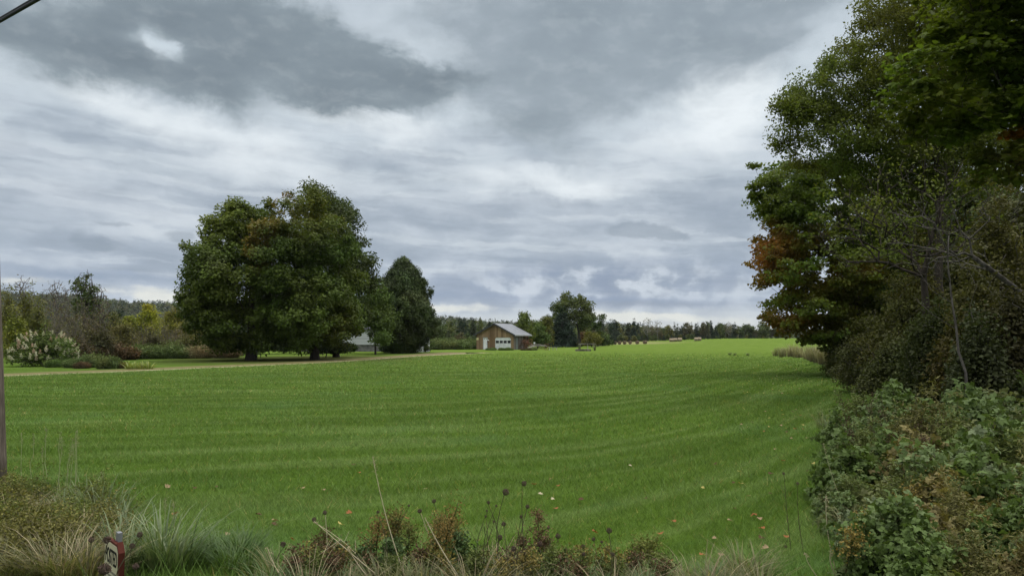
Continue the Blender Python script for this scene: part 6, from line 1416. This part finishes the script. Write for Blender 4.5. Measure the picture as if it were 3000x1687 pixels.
def front_weeds():
    rng = np.random.default_rng(850)
    # long bleached stalks leaning over the lawn
    for (a, b, r, lb) in (((1092, 1337), (1192, 1690), 0.0042, 'longest bleached grass stalk leaning left over the lawn'), ((1245, 1515), (1340, 1670), 0.0055, 'bleached stalk below the pale wild carrot head'), ((1018, 1602), (1085, 1690), 0.0055, 'bleached stalk pointing up left at the left of the weeds'),
                          ((783, 1602), (835, 1695), 0.006, 'short pale stalk near the bare patch'), ((920, 1525), (1010, 1600), 0.004, 'pale stalk holding up the left wild carrot heads'), ((1000, 1580), (925, 1650), 0.004, 'pale crossing stalk at the left of the weeds'), ((1612, 1660), (1655, 1690), 0.004, 'pale broken stalk bent over at the right'), ((1184, 1627), (1196, 1690), 0.006, 'thick cut stalk end in the weeds'),
                          ((2412, 1300), (2440, 1380), 0.003, 'pale grass stem at the thicket edge'), ((2420, 1450), (2450, 1650), 0.004, 'tall pale grass stem before the thicket'), ((2435, 1610), (2455, 1690), 0.006, 'pale dead grass stem at the thicket front'), ((2360, 1620), (2400, 1690), 0.004, 'bent pale stem left of the thicket')):
        Y = 5.1 if a[0] < 2000 else 5.6
        if a[1] < 1320 and a[0] > 2000: Y = 8.0
        p0 = np.array(at(*a, Y)); p1 = np.array(at(*b, Y)); d = p1 - p0; g = p1 + d * max(0, (p1[2] - hz(p1[0], Y)) / max(1e-3, -d[2])) * 1.0; g[2] = hz(g[0], Y) - .01
        R = thing('grass_stalk', lb, 'dry stalk', tuple(g)); q = MB(); n = 9
        q.tube([(p0 - g) * f + np.array((-0.03 * math.sin(f * 3.1), 0, 0.02 * math.sin(f * 3.1))) for f in np.linspace(0, 1, n)], np.linspace(r * 1.1, r * 0.45, n), 5); q.build('stem', M_STALK_PALE, R)
        k = 26; f = 0.86 + 0.14 * rng.random(k); P = (p0 - g)[None] * f[:, None] + 0.006 * rng.normal(size=(k, 3))
        V, F, T = leaves(P, rng.normal(size=(k, 3)), 0.016, np.array((0.40, 0.34, 0.22)) * (0.7 + .4 * rng.random((k, 1))), T_LONG, rng); mesh_obj('seed_head', V, F, M_DRY, R, tint=T)
    # goldenrod and other brown weeds in the middle of the verge
    W_ = [(1285, 1480, .26, (0.133, 0.090, 0.029), 'rust-brown goldenrod spray'), (1310, 1490, .24, (0.133, 0.096, 0.029), 'rust-brown goldenrod spray'), (1330, 1520, .22, (0.122, 0.096, 0.032), 'rust-brown goldenrod spray'), (1265, 1530, .22, (0.111, 0.085, 0.032), 'rust-brown goldenrod spray'),
          (1135, 1490, .24, (0.105, 0.080, 0.028), 'tawny goldenrod spray'), (1165, 1510, .24, (0.10, 0.085, 0.026), 'tawny goldenrod spray'), (1100, 1525, .22, (0.13, 0.085, 0.032), 'tawny goldenrod spray'), (1190, 1540, .2, (0.085, 0.085, 0.024), 'tawny goldenrod spray'),
          (945, 1560, .20, (0.070, 0.045, 0.022), 'dark brown weed spray'), (925, 1600, .20, (0.060, 0.038, 0.022), 'dark brown weed spray'), (965, 1600, .2, (0.08, 0.055, 0.026), 'dark brown weed spray'), (1585, 1510, .18, (0.115, 0.075, 0.040), 'thin reddish weed spray'), (1600, 1570, .16, (0.09, 0.06, 0.035), 'thin reddish weed spray'), (1540, 1570, .16, (0.09, 0.06, 0.035), 'thin reddish weed spray'),
          (1880, 1595, .22, (0.105, 0.115, 0.030), 'yellow-green goldenrod at the right end of the weeds'), (1905, 1590, .2, (0.105, 0.11, 0.030), 'yellow-green goldenrod at the right end of the weeds'), (1850, 1620, .2, (0.09, 0.11, 0.028), 'yellow-green goldenrod at the right end of the weeds'), (1250, 1630, .24, (0.14, 0.115, 0.030), 'yellow-brown goldenrod low in the weeds'), (1290, 1640, .24, (0.14, 0.115, 0.030), 'yellow-brown goldenrod low in the weeds'), (1460, 1640, .2, (0.085, 0.07, 0.03), 'thin reddish weed spray'), (1400, 1630, .2, (0.085, 0.08, 0.03), 'thin reddish weed spray')]
    for (px, py, w, c, lb) in W_:
        Y = 5.3 + 0.5 * rng.random(); top = at(px, py, Y); z = hz(top[0], Y)
        spray(lb + (' standing in the roadside verge' if 'right end' not in lb and 'low' not in lb else ''), lb + 's', (top[0], Y, z), top[2] - z, w, c, rng, 300, 0.030, 'goldenrod', green=(0.060, 0.072, 0.024))
    for (px, py) in ((1355, 1560), (1350, 1590), (1180, 1590), (1150, 1600), (1060, 1600), (1000, 1600), (960, 1640), (1090, 1640)):
        Y = 5.25 + 0.3 * rng.random(); top = at(px, py, Y); z = hz(top[0], Y); spray('dark green leafy weed standing in the roadside verge', 'dark green leafy weeds', (top[0], Y, z), top[2] - z, 0.20, (0.050, 0.075, 0.028), rng, 160, 0.05, 'leafy_weed', green=(0.050, 0.078, 0.028))
    for k in range(46):
        px = 860 + 1080 * rng.random(); py = 1600 + 60 * rng.random(); Y = 5.0 + 0.5 * rng.random(); top = at(px, py, Y); z = hz(top[0], Y); kind = int(rng.integers(0, 3))
        spray(('low green leafy weed in the roadside verge', 'low tawny weed in the roadside verge', 'low brown seedy weed in the roadside verge')[kind], ('low green weeds', 'low tawny weeds', 'low brown weeds')[kind] + ' in the verge', (top[0], Y, z), max(.22, top[2] - z), 0.20,
              ((0.075, 0.090, 0.026), (0.145, 0.115, 0.035), (0.085, 0.055, 0.032))[kind], rng, 110, 0.035, 'low_weed', green=((0.075, 0.105, 0.032), (0.090, 0.095, 0.030), (0.060, 0.070, 0.026))[kind])
    # rank grass of the verge: clumps along the bottom of the view
    pr = {}
    def tuft(kind, x, y, s, lb, gp):
        spec = {'blue': (34, 0.62, 0.021, (0.080, 0.120, 0.044), (0.22, 0.26, 0.130), 0.52), 'green': (64, 0.34, 0.013, (0.050, 0.100, 0.018), (0.105, 0.155, 0.040), 0.34), 'straw': (52, 0.44, 0.0085, (0.17, 0.13, 0.065), (0.44, 0.36, 0.21), 0.55), 'olive': (70, 0.36, 0.011, (0.085, 0.095, 0.030), (0.20, 0.19, 0.070), 0.42)}[kind]
        key = (kind, int(rng.integers(0, 3)))
        if key not in pr: o = pr[key] = grass_tuft_obj(rng, *spec)
        else: o = pr[key].copy(); COL.objects.link(o)
        o.location = (x, y, hz(x, y) - 0.01); o.scale = (s, s, s * (0.85 + .3 * rng.random())); o.rotation_euler = (0, 0, rng.random() * 6.28); o.name = {'blue': 'reed_grass', 'straw': 'dry_grass', 'olive': 'grass_tuft', 'green': 'grass_tuft'}[kind]; tag(o, lb, {'blue': 'reed grass', 'straw': 'dry grass', 'olive': 'grass tuft', 'green': 'grass tuft'}[kind], gp, 'thing')
    # bluish reed-like grass at the left
    for (px, py) in ((235, 1455), (215, 1470), (190, 1490), (255, 1480), (285, 1500), (310, 1480), (330, 1500), (350, 1520), (375, 1530), (300, 1540), (340, 1560), (385, 1570), (420, 1590), (455, 1600), (480, 1620), (440, 1640), (500, 1650), (400, 1640), (430, 1670), (380, 1680), (470, 1680), (360, 1640), (520, 1680))[::1]:
        x, y, z = ground_at(px, min(py + 55, 1686)); x += 0.03 * rng.normal()
        tuft('blue', x, y, 0.45 + 0.38 * rng.random(), 'clump of long blue-green arching grass beside the posted sign', 'blue-green grass clumps at left')
    for k in range(34):
        px = 480 + 250 * rng.random(); py = 1645 + 60 * rng.random() - 20 * (px < 640); x, y, z = ground_at(px, min(py, 1700)); tuft('green', x, y, 0.55 + .4 * rng.random(), 'tousled clump of uncut green grass at the bottom left', 'uncut green grass clumps')
    for k in range(130):
        px = 740 + 1500 * rng.random(); Y = 4.75 + 1.05 * rng.random() ** 1.7; x = at(px, 1600, Y)[0]; kind = rng.choice(['green', 'olive', 'straw'], p=[.38, .47, .15])
        tuft(kind, x, Y, 0.42 + 0.32 * rng.random(), {'green': 'small clump of uncut green grass along the roadside', 'olive': 'small clump of faded olive grass along the roadside', 'straw': 'small clump of bleached grass along the roadside'}[kind], 'grass clumps along the roadside')
    # the tangle at the bottom left: bleached grass, yellowing leaves
    for k in range(84):
        px = -30 + 320 * rng.random(); py = 1490 + 230 * rng.random() + 0.25 * max(0, px - 60); x, y, z = ground_at(px, min(py, 1720)); kind = rng.choice(['straw', 'olive'], p=[.32, .68])
        tuft(kind, x, y, 0.6 + 0.35 * rng.random(), 'dry tangled straw-coloured grass clump by the pole' if kind == 'straw' else 'dull olive grass clump by the pole', 'tangled dry grass by the pole')
    for k in range(20):
        px = -20 + 330 * rng.random(); py = 1500 + 200 * rng.random(); x, y, z = ground_at(px, py); 
        shrub_small = yellow_vine(rng, (x, y, z - .02), k)
    # tall seeding grasses standing against the lawn
    for (px, py, gy) in ((63, 1265, 1420), (100, 1268, 1430), (136, 1255, 1440), (124, 1310, 1440), (176, 1268, 1500), (182, 1280, 1500), (222, 1262, 1500), (228, 1258, 1480), (216, 1300, 1500), (212, 1285, 1490), (205, 1330, 1500), (298, 1380, 1470), (485, 1462, 1600), (508, 1468, 1590), (510, 1500, 1600)):
        gx_, gyy, gz = ground_at(px + 6 * rng.normal() - 10, gy + 20); p0 = np.array(at(px, py, gyy)); g = np.array((gx_, gyy, gz))
        R = thing('grass_stalk', 'tall pale seeding grass stalk standing against the lawn at left', 'grass', tuple(g), 0, 'tall seeding grass stalks at left'); q = MB()
        pts = [(p0 - g) * f + np.array((0.05 * (f - f * f) * rng.normal(), 0, 0)) for f in np.linspace(0, 1, 7)]; q.tube(pts, np.linspace(0.0045, 0.002, 7), 4); q.build('stem', M_STALK_GREEN, R)
        k = 40; f = 0.80 + 0.2 * rng.random(k); P = (p0 - g)[None] * f[:, None] + 0.010 * rng.normal(size=(k, 3)); V, F, T = leaves(P, rng.normal(size=(k, 3)), 0.022, np.array((0.24, 0.24, 0.13)) * (0.7 + .5 * rng.random((k, 1))), T_LONG, rng); mesh_obj('seed_head', V, F, M_DRY, R, tint=T)
VINE = []
def yellow_vine(rng, loc, k):
    if len(VINE) < 3:
        o = shrub('bedstraw', 'yellow-green tangle of small-leaved bedstraw by the posted sign', 'weed', loc, 0.38, 0.46, 870 + k, 10, 170, 0.0011, 0.020, 16, [(0.088, 0.118, 0.030), (0.112, 0.118, 0.036), (0.080, 0.108, 0.028)][len(VINE)], 0.09, group='bedstraw tangles at the bottom left', bark=M_STALK, power=0.2, seg=0.12, template=T_OVAL, flat=0.8, bare=160, lowest=0.05)
        VINE.append(o); return o
    s = 0.8 + 0.4 * rng.random(); return copy_thing(VINE[int(rng.integers(0, 3))], loc, rng.random() * 6.28, (s, s, s * (.8 + .3 * rng.random())))
front_weeds()

def fallen_leaves():
    rng = np.random.default_rng(900)
    kinds = [('tan', (0.28, 0.20, 0.115)), ('orange', (0.26, 0.10, 0.04)), ('yellow', (0.40, 0.33, 0.11)), ('brown', (0.085, 0.048, 0.026)), ('pale', (0.44, 0.38, 0.25))]
    pr = {}
    pts = [(690, 1358, 0), (389, 1443, 0), (493, 1434, 0), (516, 1516, 1), (668, 1577, 0), (884, 1440, 0), (946, 1445, 0), (1050, 1393, 1), (1145, 1357, 2), (1020, 1515, 1), (1194, 1530, 1), (1848, 1373, 4), (1614, 1412, 0), (1562, 1428, 1), (1585, 1458, 4), (1618, 1473, 4), (1626, 1501, 1), (1636, 1433, 1), (1245, 1442, 4), (858, 1595, 1), (1000, 1549, 2), (808, 1538, 0),
           (1938, 1575, 1), (1975, 1540, 1), (2205, 1522, 1), (2230, 1560, 1), (2305, 1585, 1), (2095, 1590, 0), (2060, 1640, 1), (1968, 1660, 1), (1405, 1596, 4), (1590, 1650, 4), (1745, 1573, 1), (2115, 1640, 0), (2240, 1620, 0), (570, 1440, 3), (633, 1436, 3), (805, 1550, 3), (2150, 1500, 3), (1890, 1470, 3), (1700, 1475, 3), (2230, 1590, 3), (1035, 1370, 3), (760, 1520, 3)]
    for _ in range(40):
        y = 8 + 13 * rng.random(); pts.append((0.36 * y - 1.6 * rng.random() ** 1.5 + 0.5, y, int(rng.choice([0, 1, 3, 3, 2])), 'e'))
    for _ in range(46):
        Y = 26 + 16 * rng.random(); x = 0.36 * Y + 4.0 * rng.random() - 1.5; pts.append((x, Y, int(rng.choice([0, 2, 2, 4])), 'w'))
    for p in pts:
        if len(p) == 4: x, y, k = p[0], p[1], p[2]; z = hz(x, y); where = 'lying in the shade of the roadside maple' if p[3] == 'w' else 'lying in the grass along the thicket edge'
        else: x, y, z = ground_at(p[0], p[1]); k = p[2]; where = 'lying on the mown grass' + (' near the thicket' if p[0] > 1880 else (' beyond the roadside weeds' if p[0] > 860 else ' at the left of the lawn'))
        if k not in pr:
            v = T_MAPLE[0].copy(); v[:, 1] -= .5; v[:, 2] = 0.9 * (np.abs(v[:, 0]) ** 1.6) * 0.8 + 0.25 * v[:, 1] ** 2 + 0.02; v = np.concatenate((v * 0.115, [[0, 0.0, 0.006]])); n = 12
            o = pr[k] = mesh_obj('fallen_leaf', v, [np.array([(i, (i + 1) % n, n) for i in range(n)])], M_DRY, tint=np.repeat(np.array([kinds[k][1]]), len(v), 0))
        else: o = pr[k].copy(); COL.objects.link(o)
        o.location = (x, y, z + 0.045); s = 0.42 + 0.38 * rng.random(); o.scale = (s, s, s); o.rotation_euler = (0.2 * rng.normal(), 0.2 * rng.normal(), rng.random() * 6.28)
        tag(o, 'fallen %s maple leaf %s' % (kinds[k][0], where), 'leaf', 'fallen %s leaves %s' % (kinds[k][0], where))
fallen_leaves()
bpy.context.view_layer.update()

# ------------------------------------------------------------------ the air: a thin even haze over the whole valley
def haze():
    m, n, out = new_mat('thin_haze'); v = n.nodes.new('ShaderNodeVolumePrincipled')
    v.inputs['Color'].default_value = (0.80, 0.86, 0.92, 1); v.inputs['Density'].default_value = 0.00005; v.inputs['Anisotropy'].default_value = 0.2
    n.links.new(v.outputs[0], out.inputs['Volume'])
    q = MB(); q.box(-3100, 3100, -350, 4600, -9.0, 140.0); tag(q.build('haze', m), 'thin pale haze in the valley air', 'haze', kind='stuff')
haze()
